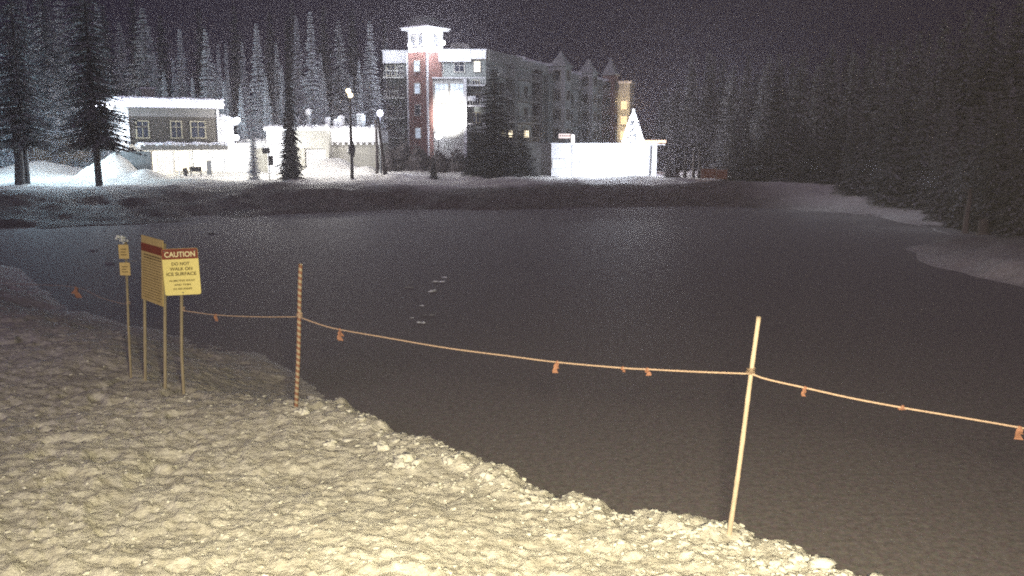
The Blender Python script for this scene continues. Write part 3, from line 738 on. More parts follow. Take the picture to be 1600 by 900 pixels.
# ------------------------------------------------------------------ windows (shared meshes)
_wc = {}
def window(parent, x, z, w, h, y=0.0, lit=None, rz=0.0, fm='frame', loc=None, mull=1):
    key = (round(w, 2), round(h, 2), fm, mull)
    if key not in _wc:
        f = MB(); t = .10
        f.box(-w / 2, w / 2, -.06, .06, h / 2 - t, h / 2); f.box(-w / 2 - .05, w / 2 + .05, -.10, .06, -h / 2, -h / 2 + t)
        f.box(-w / 2, -w / 2 + t, -.06, .06, -h / 2 + t, h / 2 - t); f.box(w / 2 - t, w / 2, -.06, .06, -h / 2 + t, h / 2 - t)
        for k in range(mull):
            xx = -w / 2 + w * (k + 1) / (mull + 1); f.box(xx - .03, xx + .03, -.05, .05, -h / 2 + t, h / 2 - t)
        f.box(-w / 2 + t, w / 2 - t, -.045, .04, .02 + h * .12, .07 + h * .12)
        _wc[key] = f.mesh('window', M[fm])
    o = link('window', _wc[key], parent, loc or (x, y - .05, z), (0, 0, rz))
    pk = ('p', key[0], key[1], lit)
    if pk not in _wc:
        p = MB(); p.box(-w / 2 + .05, w / 2 - .05, -.01, .02, -h / 2 + .05, h / 2 - .05); _wc[pk] = p.mesh('pane', M[lit or 'glass'])
    link('pane', _wc[pk], o); return o

def lamp(name, kind, loc, energy, color, size=0.15, target=None, spot=None, blend=0.5):
    l = bpy.data.lights.new(name, kind); l.energy = energy; l.color = color
    if kind in ('POINT', 'SPOT'): l.shadow_soft_size = size
    if kind == 'SPOT': l.spot_size = R(spot); l.spot_blend = blend
    if kind == 'AREA': l.size = size
    o = bpy.data.objects.new(name, l); COL.objects.link(o); o.location = loc
    if target is not None: o.rotation_euler = (Vector(target) - Vector(loc)).to_track_quat('-Z', 'Y').to_euler()
    return o
COOL = (0.80, 0.88, 1.0); WHITE = (1.0, 0.98, 0.94); WARM = (1.0, 0.74, 0.42); VIOL = (0.75, 0.75, 1.0)

# ------------------------------------------------------------------ lodge (left, light string)
c0 = at(205, 275, 88); c1 = at(345, 275, 93)
ux = Vector((c1.x - c0.x, c1.y - c0.y)); FL = ux.length; la = math.atan2(ux.y, ux.x)
gz = 1.15
lod = empty('lodge', (c0.x, c0.y, gz), la, 'two-storey green lodge with glowing light string along its eave', 'building', 'village buildings')
zof = lambda py, Y: at(0, py, Y).z
eave = zof(166, 88) - gz; top = zof(153, 88) - gz; mid_ = zof(224, 88) - gz
mb = MB(); mb.box(0, FL, 0.0, .3, mid_, eave); mb.box(0, FL, .3, 9, mid_, eave - .02); mb.build('wall', M['green_siding'], lod)
mb = MB(); mb.box(-.3, 0, -.02, 9, 0, eave); mb.build('side_wall', M['white_paint'], lod)
mb = MB(); mb.box(0, FL + 4.2, 2.6, 9, 0, mid_ - .01); mb.build('ground_floor_wall', M['white_paint'], lod)
mb = MB(); mb.box(0, FL, -.02, -.001, eave - .95, eave - .12); mb.build('fascia_board', M['concrete_dark'], lod)
mb = MB(); mb.box(-1.0, FL + .35, -.9, 9.6, eave, top - .12); mb.box(-1.05, FL + .4, -.95, -.9, eave - .1, top - .1); rf = mb.build('roof', M['white_paint'], lod)
mb = MB()
nseg = 26
for k in range(nseg):
    xa = -1.0 + k * (FL + 1.3) / nseg
    mb.blob((xa + .2, -.75, top - .05), (.45, .35, .16 + .06 * random.random()), k, .2, n=8, m=6)
mb.box(-.9, FL + .25, -.7, 9.5, top - .12, top + .06); mb.build('roof_snow', M['snow_cap'], rf)
mb = MB()
for k in range(64):
    x = -1.0 + (FL + 1.4) * k / 63
    mb.blob((x, -1.02, eave + .28 + .05 * math.sin(k * .8)), (.05, .05, .06), k, 0, n=6, m=4)
for k in range(40):
    mb.blob((-1.12, -1 + 10 * k / 39, eave + .25), (.05, .05, .06), k, 0, n=6, m=4)
mb.build('light_string', M['bulb_violet'], rf)
# corner trim and glowing porch piers
mb = MB(); mb.box(-.12, .12, -.12, -.03, mid_, eave - .13); mb.box(FL - .12, FL + .12, -.12, .2, mid_, eave - .13); mb.build('corner_board', M['white_paint'], lod)
for cx, w in ((1.35, 1.25), (4.55, 1.15), (6.7, 1.55)):
    window(lod, cx, mid_ + 1.35, w, 1.75, 0, None, fm='frame_dim')
# porch roof
mb = MB(); mb.box(.6, FL + .2, -2.2, -.02, mid_ - .65, mid_ - .12); pr = mb.build('porch_roof', M['concrete_dark'], lod)
mb = MB()
for k in range(20): mb.blob((.9 + (FL - .8) * k / 19, -1.3, mid_ - .12), (.6, 1.0, .17 + .1 * random.random()), k + 9, .2, n=8, m=6)
mb.build('porch_snow', M['snow_cap'], pr)
for x in (1.3, 4.1, 8.6): MB().tube([(x, -2.0, -.3), (x, -2.0, mid_ - .65)], .07, 8).build('porch_post', M['white_paint'], lod)
# right annex with bright corner
mb = MB(); mb.box(FL + .0, FL + 1.7, .4, 7, mid_, eave - 1.0); mb.build('annex_wall', M['white_paint'], lod)
mb = MB()
for k in range(5): mb.blob((FL + .5 + k * .35, .5, eave - .9 - .12 * k), (.45, .6, .35), k + 30, .2, n=8, m=6)
mb.build('annex_snow', M['snow_cap'], lod)
for k, x in enumerate((2.4, 5.6, 7.5)):
    window(lod, x, 1.5, 1.5, 2.2, 2.6, 'glass_lit', mull=1)
mb = MB(); mb.box(2.6, 3.7, 4, 5, top, top + 1.15); ch = mb.build('chimney', M['concrete'], lod)
MB().box(2.5, 3.8, 3.9, 5.1, top + 1.15, top + 1.28).build('chimney_snow', M['snow_cap'], ch)
def L2W(x, y, z, o=lod):
    return o.matrix_basis @ Vector((x, y, z))
for x, e in ((-.6, 420), (2.2, 300), (5.2, 300), (FL + .2, 420)):
    lamp('eave_lamp', 'POINT', L2W(x, -1.9, eave + .4), e * .22, VIOL, .2)
for fx_, fy_, fz_ in ((-1.7, -1.2, eave - .1), (FL + 1.9, -.3, eave - 1.2), (FL + 1.6, -.6, eave - 3.0)):
    MB().blob((fx_, fy_, fz_), (.32, .32, .28), 2, .06).build('glare_globe', M['bulb_white'], lod, smooth=True)  # glowing globe, with bracket, added to imitate glare at the roof ends
    MB().tube([(fx_, fy_, fz_ + .1), (min(max(fx_, -.3), FL + 1.4), max(fy_, .5), fz_ + .15)], .05, 6).build('bracket', M['metal_dark'], lod)
lamp('side_flood', 'POINT', L2W(-3.2, 1.0, eave - .6), 1900, WHITE, .3)
lamp('side_flood', 'POINT', L2W(-2.5, -1.5, 2.8), 900, WHITE, .3)
for x in (1.2, 4.2, 7.4): lamp('porch_lamp', 'POINT', L2W(x, .6, mid_ - .9), 800, (1, .96, .82), .2)
lamp('annex_flood', 'POINT', L2W(FL + 2.0, -1.6, eave - 1.3), 1300, WHITE, .3)
lamp('yard_flood', 'POINT', L2W(FL + 3.5, -2.2, 2.7), 1500, (1, .97, .86), .3)

# lean-to / snow roof right of the lodge
p0 = at(358, 230, 99); p1 = at(440, 230, 99)
sh = empty('store_shed', (p0.x, 99, 1.2), 0, 'low flat shed between the lodge and the garage with snow on its roof', 'building', 'village buildings')
W5 = p1.x - p0.x
MB().box(0, W5, 0, 5, 0, zof(231, 99) - 1.2).build('wall', M['concrete'], sh)
mb = MB()
for k in range(7): mb.blob((W5 * (k + .5) / 7, 1.0, zof(226, 99) - 1.2), (.9, 1.4, .5 + .25 * random.random()), k + 4, .25, n=9, m=6)
mb.box(-.1, W5 + .1, -.1, 5.1, zof(231, 99) - 1.2, zof(225, 99) - 1.2); mb.build('roof_snow', M['snow_cap'], sh)

# dark retaining wall next to the lodge
p0 = at(176, 262, 83); p1 = at(236, 262, 83)
mb = MB(); mb.box(0, p1.x - p0.x, 0, .5, 0, zof(238, 83) - 1.0)
mb.box(-.05, p1.x - p0.x + .05, -.05, .55, zof(238, 83) - 1.0, zof(237, 83) - .98)
o = mb.build('retaining_wall', M['concrete_dark'], None, (p0.x, 83, 1.0)); tag(o, 'dark retaining wall behind the sloping snow pile by the lodge', 'wall')
# porch things
def thing_px(name, px, Y): p = at(px, 270, Y); return Vector((p.x, Y, hz(p.x, Y, False)))
b = thing_px('b', 306, 86)
bn = empty('bench', b, R(20), 'low dark bench on the bright porch', 'bench')
MB().box(-.55, .55, -.2, .2, .38, .46).build('seat', M['metal_dark'], bn); MB().box(-.55, .55, .18, .24, .46, .85).build('backrest', M['metal_dark'], bn)
for s in (-1, 1): MB().box(s * .45 - .04, s * .45 + .04, -.18, .18, -.1, .38).build('leg', M['metal_dark'], bn)
b = thing_px('b', 327, 86)
bn = empty('sandwich_board', b, R(10), 'narrow grey upright board on the bright porch', 'board')
MB().box(-.22, .22, -.05, .05, .1, 1.45).build('panel', M['metal_grey'], bn, bevel=.01)
MB().tube([(.2, 0, -.1), (.2, 0, 1.75), (.45, 0, 1.78)], .03, 6).build('post', M['metal_dark'], bn)
b = thing_px('b', 290, 86)
bn = empty('planter', b, 0, 'small dark planter left of the porch bench', 'planter')
MB().lathe([(.16, 0), (.24, .4), (.26, .42), (.2, .4), (.01, .36)], 12).build('pot', M['metal_dark'], bn); link('foliage', shrub_mesh(44, .22, .22, .4, 120), bn, (0, 0, .38))
for px, ya, yb, Y, lab in ((46, 250, 291, 74, 'thin dark stake in the blue-lit snow at far left'), (153, 248, 268, 80, 'thin dark stake left of the sloping snow pile')):
    p = at(px, yb, Y); z0_ = hz(p.x, Y, False)
    o = MB().tube([(0, 0, -.2), (.02, 0, at(px, ya, Y).z - z0_)], .05, 6).build('stake', M['metal_dark'], None, (p.x, Y, z0_)); tag(o, lab, 'stake')
# earth mound
p = at(85, 232, 104); mb = MB(); mb.blob((0, 0, 0), (4.2, 3, 2.2), 3, .2, n=30, m=16)
for k in range(5): mb.blob((-3 + k * 1.5, -.5, .3), (1.3, 1.3, 1.6 + .3 * (k % 2)), k + 50, .25, n=14, m=8)
o = mb.build('earth_mound', M['earth'], None, (p.x, 104, p.z - .3), smooth=True); tag(o, 'brown earth mound behind the blue-lit snow', 'mound', kind='structure')

# road sign
b = thing_px('b', 421, 82)
rs = empty('road_sign', b, 0, 'black road sign post with two dark plates left of the bushy conifer', 'road sign')
k_ = 82 / F
MB().tube([(0, 0, -.3), (0, 0, (216 - 228) * k_ + 5 - b.z)], .05, 8).build('post', M['metal_grey'], rs)
zz = lambda py: (216 - py) * k_ + 5 - b.z
MB().box(-.55, .15, -.09, -.06, zz(240), zz(231)).build('sign_plate', M['metal_dark'], rs)
MB().box(-.05, .42, -.09, -.06, zz(258), zz(243)).build('sign_plate', M['metal_dark'], rs)

# ------------------------------------------------------------------ garage building
gY = 98; kk = gY / F
gx = lambda px: (px - 800) * kk
zz = lambda py: at(800, py, gY).z - 1.2
gar = empty('garage', (gx(420), gY, 1.2), 0, 'grey concrete garage with one wide glowing doorway and snow on top', 'building', 'village buildings')
X = lambda px: gx(px) - gx(420)
mb = MB(); mb.box(X(420), X(457), .5, 10, -.5, zz(200)); mb.build('side_wall', M['white_paint'], gar)
mb = MB(); mb.box(X(457), X(470), 0, 10, -.5, zz(204)); mb.box(X(512), X(517), 0, 10, -.5, zz(204)); mb.box(X(470), X(512), 0, .6, zz(232), zz(204))
mb.box(X(470), X(512), 5, 10, -.5, zz(204)); mb.box(X(470), X(512), .6, 5, zz(231), zz(204)); mb.build('wall', M['concrete'], gar)
mb = MB(); mb.box(X(472), X(510), 3.0, 3.1, -.4, zz(234)); mb.build('garage_door', M['white_paint'], gar)
mb = MB(); mb.box(X(418), X(516), -.1, 10, zz(204) + .01, zz(199))
for k in range(14): mb.blob((X(422 + k * 7), .3, zz(200)), (.4, .5, .25 + .2 * random.random()), k + 70, .25, n=8, m=6)
mb.build('roof_snow', M['snow_cap'], gar)
lamp('garage_lamp', 'POINT', (gx(490), gY + 1.6, 3.7), 1500, WHITE, .2)
lamp('garage_flood', 'POINT', (gx(450), gY - 2.0, 5.0), 420, COOL, .3)
lamp('garage_flood', 'POINT', (gx(492), gY - 4.0, 2.6), 900, WHITE, .3)
# terrace block
tY = 100; kt = tY / F; tx = lambda px: (px - 800) * kt; tz = lambda py: at(800, py, tY).z - 1.2
ter = empty('terrace_wall', (tx(517), tY, 1.2), 0, 'grey retaining terrace with bright white parapet on small brackets', 'wall')
XT = lambda px: tx(px) - tx(517)
MB().box(XT(517.3), XT(594), 0, 8, -.5, tz(223)).build('wall', M['concrete'], ter)
mb = MB(); mb.box(XT(517.3), XT(597), -.5, .1, tz(222), tz(201)); pa = mb.build('parapet', M['white_paint'], ter)
mb = MB()
for k in range(9): x = XT(521 + k * 9); mb.box(x, x + .28, -.35, -.01, tz(226), tz(222.2))
mb.build('bracket', M['white_paint'], ter)
mb = MB()
for k in range(11): mb.blob((XT(519 + k * 7.5), -.2, tz(200)), (.4, .35, .14 + .12 * random.random()), k + 90, .2, n=8, m=6)
mb.build('snow_cap', M['snow_cap'], pa)
lamp('terrace_lamp', 'POINT', (tx(545), tY - 2.2, 6.2), 520, WHITE, .2)
lamp('terrace_lamp', 'POINT', (tx(575), tY + 1.0, 7.4), 420, COOL, .2)
lamp('terrace_lamp', 'POINT', (tx(530), tY + 1.2, 7.2), 520, COOL, .2)
# things on the terrace
def on_terrace(px, Y=tY + 1.5): return Vector(((px - 800) * Y / F, Y, 1.2 + tz(203)))
MB_ = MB().box(0, XT(594), .1, 8, tz(223) + .004, tz(203)); o = MB_.build('deck', M['snow_cap'], ter)
for px, ty_, w, lab in ((517, 184, .34, 'snow-capped bollard at the left end of the terrace'), (529, 187, .30, 'second shorter snow-capped bollard on the terrace'), (538, 181, .36, 'tallest snow-capped bollard on the terrace'), (586, 196, .22, 'tiny snow-capped bollard at the terrace right end')):
    b = on_terrace(px); H = (216 - ty_) * (tY + 1.5) / F + 5 - b.z
    o = empty('bollard', b, 0, lab, 'bollard', 'snow-capped bollards on the terrace')
    MB().lathe([(w, -.1), (w, H * .7), (w * .9, H * .75), (.01, H * .76)], 10).build('body', M['white_paint'], o)
    MB().blob((0, 0, H * .8), (w * 1.1, w * 1.1, H * .22), px, .15).build('snow_cap', M['snow_cap'], o, smooth=True)
b = on_terrace(488, 101); b.z = 1.2 + zz(202)
o = empty('roof_vent', b, 0, 'white mushroom-capped vent pipe on the garage roof', 'vent')
H = (216 - 171) * 101 / F + 5 - b.z
MB().lathe([(.2, -.1), (.2, H * .7)], 12).build('pipe', M['metal_grey'], o); MB().blob((0, 0, H * .82), (.37, .37, H * .2), 2, .08).build('cap', M['snow_cap'], o, smooth=True)
b = on_terrace(568)
o = empty('chimney_flue', b, 0, 'fat round flue with snow top on the terrace right of the tall pole', 'flue')
H = (216 - 180) * (tY + 1.5) / F + 5 - b.z
MB().lathe([(.62, -.1), (.60, .15), (.5, .2), (.5, H * .85), (.54, H * .87), (.54, H * .92), (.01, H * .95)], 16).build('body', M['metal_grey'], o)
MB().blob((-.08, 0, H * .96), (.5, .45, H * .12), 4, .2).build('snow_cap', M['snow_cap'], o, smooth=True)

# tall dark pole with warm lamps
b = thing_px('b', 550, 80); kp = 80 / F; pzz = lambda py: at(800, py, 80).z - b.z
o = empty('street_lamp', b, 0, 'tall dark pole with two warm lamps and a hanging basket midway', 'street lamp', 'lamp posts in the village')
MB().tube([(0, 0, -.3), (0, 0, pzz(200)), (0.02, 0, pzz(142))], [.17, .13, .08], 10).build('pole', M['metal_dark'], o)
mb = MB(); mb.blob((0.04, -.1, pzz(234)), (.34, .3, .62), 5, .25, n=14, m=10); mb.build('basket', M['metal_dark'], o, smooth=True)
mb = MB(); mb.tube([(-.3, 0, pzz(143)), (0, 0, pzz(141)), (.1, 0, pzz(146))], .035, 6); mb.build('bracket', M['metal_dark'], o)
for xx, py in ((-.1, 142), (.08, 149)):
    MB().blob((xx, -.08, pzz(py)), (.20, .18, .18), 1, .1).build('lamp_head', M['bulb_warm'], o, smooth=True)
lamp('warm_street_light', 'POINT', b + Vector((0, -.45, pzz(145))), 60, WARM, .2)
b = thing_px('b', 596, 84); kp = 84 / F; pz2 = lambda py: at(800, py, 84).z - b.z
o = empty('street_lamp', b, 0, 'white-headed lamp post beside a dark leaning trunk near the hotel', 'street lamp', 'lamp posts in the village')
MB().tube([(-.05, 0, -.3), (0, 0, pz2(182))], [.09, .06], 8).build('pole', M['metal_grey'], o)
MB().blob((0, 0, pz2(177)), (.27, .27, .30), 1, .05, n=14, m=10).build('lamp_head', M['bulb_violet'], o, smooth=True)
lamp('cool_street_light', 'POINT', b + Vector((0, -.6, pz2(176))), 260, VIOL, .25)
b = thing_px('b', 589, 85)
o = MB().tube([(0, 0, -.3), (.05, 0, 2.5), (.02, 0, pz2(186))], [.16, .13, .10], 9).build('bare_trunk', M['bark'], None, b, smooth=True); tag(o, 'straight bare dark trunk left of the white-headed lamp', 'tree trunk', 'bare trunks by the lamp')
b = thing_px('b', 602, 83)
o = MB().tube([(0, 0, -.3), (-.15, 0, 1.3), (-.45, 0, 3.9), (-.5, 0, pz2(183))], [.24, .15, .12, .08], 9).build('bare_trunk', M['bark'], None, b, smooth=True); tag(o, 'leaning bare dark trunk right of the white-headed lamp', 'tree trunk', 'bare trunks by the lamp')

# ------------------------------------------------------------------ hotel
hY = 124.0; kh = hY / F; hx = lambda px: (px - 800) * kh; hzz = lambda py: at(800, py, hY).z
hot = empty('hotel', (0, hY, 0), 0, 'large six-storey hotel with brick corner tower and glowing top lantern', 'building', 'village buildings')
Hb = 0.8
# main block
mb = MB(); mb.box(hx(672), hx(760), 0, 16, Hb, hzz(97)); mb.build('wall', M['grey_siding'], hot)
mb = MB(); mb.box(hx(669), hx(738), -.6, 16, hzz(97) + .01, hzz(79)); mb.box(hx(738.5), hx(761), -1.1, 16, hzz(93), hzz(79.5)); mb.box(hx(669) - .1, hx(762), -.75, 16, hzz(79), hzz(77.5)); mb.build('parapet', M['white_paint'], hot)
mb = MB(); mb.box(hx(702), hx(732), 6, 12, hzz(77.4), hzz(60)); mb.build('penthouse', M['dark_siding'], hot)
# lobby bay
mb = MB(); mb.box(hx(676), hx(731), -1.6, -.01, Hb, hzz(124)); bay = mb.build('bay', M['pale_render'], hot)
mb = MB(); mb.box(hx(676) - .15, hx(731) + .15, -1.75, .0, hzz(124), hzz(122)); mb.box(hx(676) - .05, hx(676) + .35, -1.72, -1.61, Hb, hzz(124.2)); mb.box(hx(731) - .35, hx(731) + .05, -1.72, -1.61, Hb, hzz(124.2)); mb.build('trim', M['white_paint'], bay)
for px in (694, 717): window(bay, hx(px), hzz(144), 1.9, 2.3, -1.6, 'glass_cool', mull=2)
for px in (694, 717): window(bay, hx(px), hzz(178), 1.9, 2.6, -1.6, 'glass_cool', mull=2)
# top floor windows
window(hot, hx(720), hzz(105), 1.5, 1.4, 0, None, mull=1); window(hot, hx(689), hzz(106), 1.3, 1.3, 0, None)
window(hot, hx(747), hzz(104), 0.95, 1.5, -.02, 'glass_lit', mull=1)
for py in (128, 150, 178, 208):
    window(hot, hx(745), hzz(py + 6), 1.1, 1.5, 0, None, fm='frame_dim')
# balconies on the main block right of the bay
def balcony(parent, x0, x1, zf, y=-1.4, m='white_paint', h=.95, rz=0):
    mb = MB(); mb.box(x0, x1, y, -.01, zf - .18, zf)
    b_ = mb.build('balcony', M[m], parent)
    r_ = MB(); r_.box(x0, x1, y - .05, y, zf + h - .1, zf + h)
    n = max(2, int((x1 - x0) / .35))
    for k in range(n + 1): xx = x0 + (x1 - x0 - .05) * k / n; r_.box(xx, xx + .05, y - .04, y - .01, zf + .001, zf + h - .1)
    r_.build('railing', M[m], b_); return b_
for py in (133, 165, 204): balcony(hot, hx(732), hx(760), hzz(py))
mb = MB(); mb.box(hx(733), hx(745), -1.5, -.02, hzz(158), hzz(151)); mb.build('awning', M['snow_cap'], hot)
# left wing
mb = MB(); mb.box(hx(603), hx(641), 2.5, 15, Hb, hzz(97)); mb.build('wall', M['grey_siding'], hot)
mb = MB(); mb.box(hx(603) - .2, hx(645), 1.9, 15, hzz(97) + .01, hzz(78)); mb.box(hx(603) - .3, hx(645), 1.75, 15, hzz(78), hzz(76.5)); mb.build('parapet', M['white_paint'], hot)
for i, py in enumerate((120, 152, 184, 214)):
    b_ = balcony(hot, hx(603), hx(636), hzz(py), 1.0, 'pale_render')
    b_.children[0].location = (0, 0, 0)
    m_ = MB(); m_.box(hx(603), hx(636), 1.01, 2.49, hzz(py) - .17, hzz(py) - .02); m_.build('balcony_floor', M['pale_render'], hot)
    window(hot, hx(627), hzz(py - 12), .9, 1.3, 2.5, None); window(hot, hx(612), hzz(py - 12), 1.3, 1.5, 2.5, None, fm='frame_dim')
# tower
ta = -36.0; S_ = 3.5
tc = Vector(((671 - 800) * 121.5 / F, 121.5 - hY, 0))
tw = empty('tower', tc, R(ta)); tw.parent = hot
def tzz(py): return at(800, py, 122).z
mb = MB(); mb.box(-S_, 0, 0, S_, Hb, tzz(81)); mb.build('tower_wall', M['brick'], tw)
mb = MB(); mb.box(-S_ - .12, -S_ + .1, -.12, .1, Hb, tzz(81.2)); mb.box(-.1, .12, -.12, .1, Hb, tzz(81.2)); mb.build('corner_trim', M['white_paint'], tw)
mb = MB(); mb.box(-S_ + .08, -.08, .08, S_ - .08, tzz(81), tzz(46)); ln = mb.build('lantern', M['white_paint'], tw)
for dx in (-S_ * .7, -S_ * .3):
    window(tw, dx, tzz(63), .8, 1.5, .06, None, mull=1)
window(tw, 0, 0, .8, 1.5, loc=(-.04, S_ * .5, tzz(61)), rz=R(90))
mb = MB(); mb.box(-S_ - .55, .55, -.55, S_ + .55, tzz(46), tzz(43)); mb.box(-S_ - .7, .7, -.7, S_ + .7, tzz(43), tzz(41.5)); mb.box(-S_ - .3, .3, -.3, S_ + .3, tzz(41.5), tzz(39)); mb.build('cornice', M['white_paint'], tw)
mb = MB(); c = (-S_ / 2, S_ / 2)
mb.add([(c[0] - 2, c[1] - 2, tzz(39)), (c[0] + 2, c[1] - 2, tzz(39)), (c[0] + 2, c[1] + 2, tzz(39)), (c[0] - 2, c[1] + 2, tzz(39)), (c[0] - .9, c[1] - .9, tzz(24)), (c[0] + .9, c[1] - .9, tzz(24)), (c[0] + .9, c[1] + .9, tzz(24)), (c[0] - .9, c[1] + .9, tzz(24))],
       [(0, 1, 5, 4), (1, 2, 6, 5), (2, 3, 7, 6), (3, 0, 4, 7), (4, 5, 6, 7)]); mb.build('roof', M['grey_siding'], tw)
for py, lit in ((103, None), (138, None), (172, None), (208, None)):
    window(tw, -S_ * .5, tzz(py), 1.1, 1.5, -.01, 'glass_cool' if py in (103, 138, 208) else None, mull=0)
tww = Matrix.Translation(Vector((0, hY, 0))) @ Matrix.Translation(tc) @ Matrix.Rotation(R(ta), 4, 'Z')
for lx, ly, py, e in ((.9, -.9, 66, 4500), (-S_ * .5, -1.3, 68, 2600), (1.3, S_ * .5, 64, 3000)):
    lamp('tower_flood', 'POINT', tww @ Vector((lx, ly, tzz(py))), e, (.95, .96, 1.0), .3)
fl = Vector((hx(690), hY - 3.6, hzz(213)))
lamp('lobby_flood', 'POINT', fl, 20000, (.95, .96, 1.0), .3)
lamp('lobby_flood', 'SPOT', fl + Vector((1.2, -2.5, 1.5)), 11000, WHITE, .3, (hx(705), hY, hzz(178)), 75, 1)
o = empty('floodlight', (fl.x, fl.y, hzz(232)), 0, 'blazing floodlight standing among the shrubs below the tower', 'floodlight')
MB().tube([(0, 0, -2), (0, 0, fl.z - hzz(232) - .3)], .06, 6).build('post', M['metal_dark'], o)
MB().blob((0, 0, fl.z - hzz(232)), (.5, .4, .38), 1, .05).build('lamp_head', M['bulb_white'], o, smooth=True)
# roof edge floods on the parapet (light the white band)
lamp('parapet_lamp', 'POINT', (hx(690), hY - 3.5, hzz(84)), 500, COOL, .3)
lamp('parapet_lamp', 'POINT', (hx(722), hY - 5.5, hzz(82)), 650, COOL, .3)
lamp('parapet_lamp', 'POINT', (hx(618), hY - 1.5, hzz(84)), 420, COOL, .3)
lamp('parapet_lamp', 'POINT', (hx(752), hY - 4.5, hzz(90)), 260, COOL, .3)

for hx__, hy__, hz__, r__ in ((1.1, -1.0, 66, .38), (-S_ * .5, -1.35, 68, .3), (1.35, S_ * .5, 64, .3)):
    h = MB().blob((hx__, hy__, tzz(hz__ + 3)), (r__, r__, r__), 1, .05).build('glare_globe', M['bulb_white'], tw, smooth=True)  # glowing globe, with bracket, added to widen the tower-top glare
    MB().tube([(hx__, hy__, tzz(hz__ + 6)), (max(-S_ + .2, min(-.2, hx__)), max(.2, min(S_ - .2, hy__)), tzz(hz__ + 6))], .05, 6).build('bracket', M['metal_dark'], tw)

# receding wing
w0 = Vector((hx(760), hY, 0)); w1 = Vector(((975 - 800) * 200 / F, 200, 0)); wd = (w1 - w0); WL = wd.length; wa = math.atan2(wd.y, wd.x)
wg = empty('wing', (w0.x, 0, 0), wa); wg.parent = hot
RT = 15.4
mb = MB(); mb.box(0, WL - 3.2, 0, 14, Hb, RT); mb.build('wing_wall', M['pale_siding'], wg)
mb = MB(); mb.box(0, 14, -.6, 14, RT, RT + 1.4); mb.box(14.1, 26, -.4, 14, RT, RT + .9); mb.box(32, 43, -.6, 14, RT, RT + .8); mb.box(49, 62, -.6, 14, RT, RT + .8); mb.build('wing_parapet', M['pale_render'], wg)
for a_0, a_1, zt_ in ((12, 26, RT + 1.2), (32.5, 42.5, RT + .9), (49.5, 61.5, RT + .9)):
    mb = MB()
    for k in range(7): mb.blob((a_0 + (a_1 - a_0) * (k + .5) / 7, 1.2, zt_), ((a_1 - a_0) / 10, 2.2, .5), k + 7, .2, n=9, m=6)
    mb.build('wing_snow', M['snow_cap'], wg)
floors = [1.0 + 3.16 * i for i in range(1, 6)]
def turret(s, L, prot, ztop, spire, mname):
    q = MB(); q.box(s - L / 2, s + L / 2, -prot, .0 - .01, Hb, ztop); b_ = q.build('turret_bay', M[mname], wg)
    q = MB(); zc = ztop; a0, a1, b0, b1_ = s - L / 2 - .3, s + L / 2 + .3, -prot - .3, .3
    q.box(a0, a1, b0, b1_, zc + .003, zc + .25)
    cx, cy = s, (b0 + b1_) / 2
    q.add([(a0 + .2, b0 + .2, zc + .25), (a1 - .2, b0 + .2, zc + .25), (a1 - .2, b1_ - .2, zc + .25), (a0 + .2, b1_ - .2, zc + .25),
           (cx - L * .22, cy - prot * .22, zc + spire * .55), (cx + L * .22, cy - prot * .22, zc + spire * .55), (cx + L * .22, cy + prot * .22, zc + spire * .55), (cx - L * .22, cy + prot * .22, zc + spire * .55), (cx, cy, zc + spire)],
          [(0, 1, 5, 4), (1, 2, 6, 5), (2, 3, 7, 6), (3, 0, 4, 7), (4, 5, 8), (5, 6, 8), (6, 7, 8), (7, 4, 8)])
    q.build('spire', M['pale_siding'], b_)
    for zf in floors:
        if zf + 2 < ztop:
            window(b_, 0, 0, 1.1, 1.7, loc=(s - L / 2 - .05, -prot / 2, zf + 1.5), rz=R(-90), fm='frame_dim', mull=0)
            window(b_, 0, 0, 1.6, 1.7, loc=(s, -prot - .05, zf + 1.5), fm='frame_dim', mull=1)
    return b_
turret(29.5, 3.4, 2.6, RT + 1.2, 2.7, 'pale_siding')
turret(46, 3.4, 2.6, RT + 1.2, 2.8, 'pale_siding')
turret(62.5, 3.2, 2.4, RT + 1.9, 3.8, 'brick')
for xa, xb, ya_, zt_ in ((8, 9.4, -1.2, RT), (19, 20.4, -1.2, RT), (24.5, 26.5, -.8, RT - .5)): MB().box(xa, xb, ya_, -.01, Hb, zt_).build('pilaster', M['dark_siding' if xa == 19 else 'grey_siding'], wg)
for zf in floors:
    for a0, a1 in ((1, 7.5), (9.8, 18.5), (32.5, 43), (49, 63)):
        if 3.5 < zf < RT - 1.2: balcony(wg, a0, a1, zf, -1.5, 'pale_render')
    for s in (3, 6, 12, 16, 23, 35, 40, 52, 58):
        if zf < RT - 2.5: window(wg, s, zf + 1.4, 1.5, 1.8, 0, 'glass_lit' if (s == 3 and zf > 13) else None, fm='frame_dim')
# lit ground floor windows of the wing
window(wg, 0, 0, .8, 1.1, loc=(8 - .05, -.6, 5.6), rz=R(-90), lit='glass_lit', mull=0)
window(wg, 16, 5.6, 2.4, 1.2, -.05, 'glass_lit', mull=2)
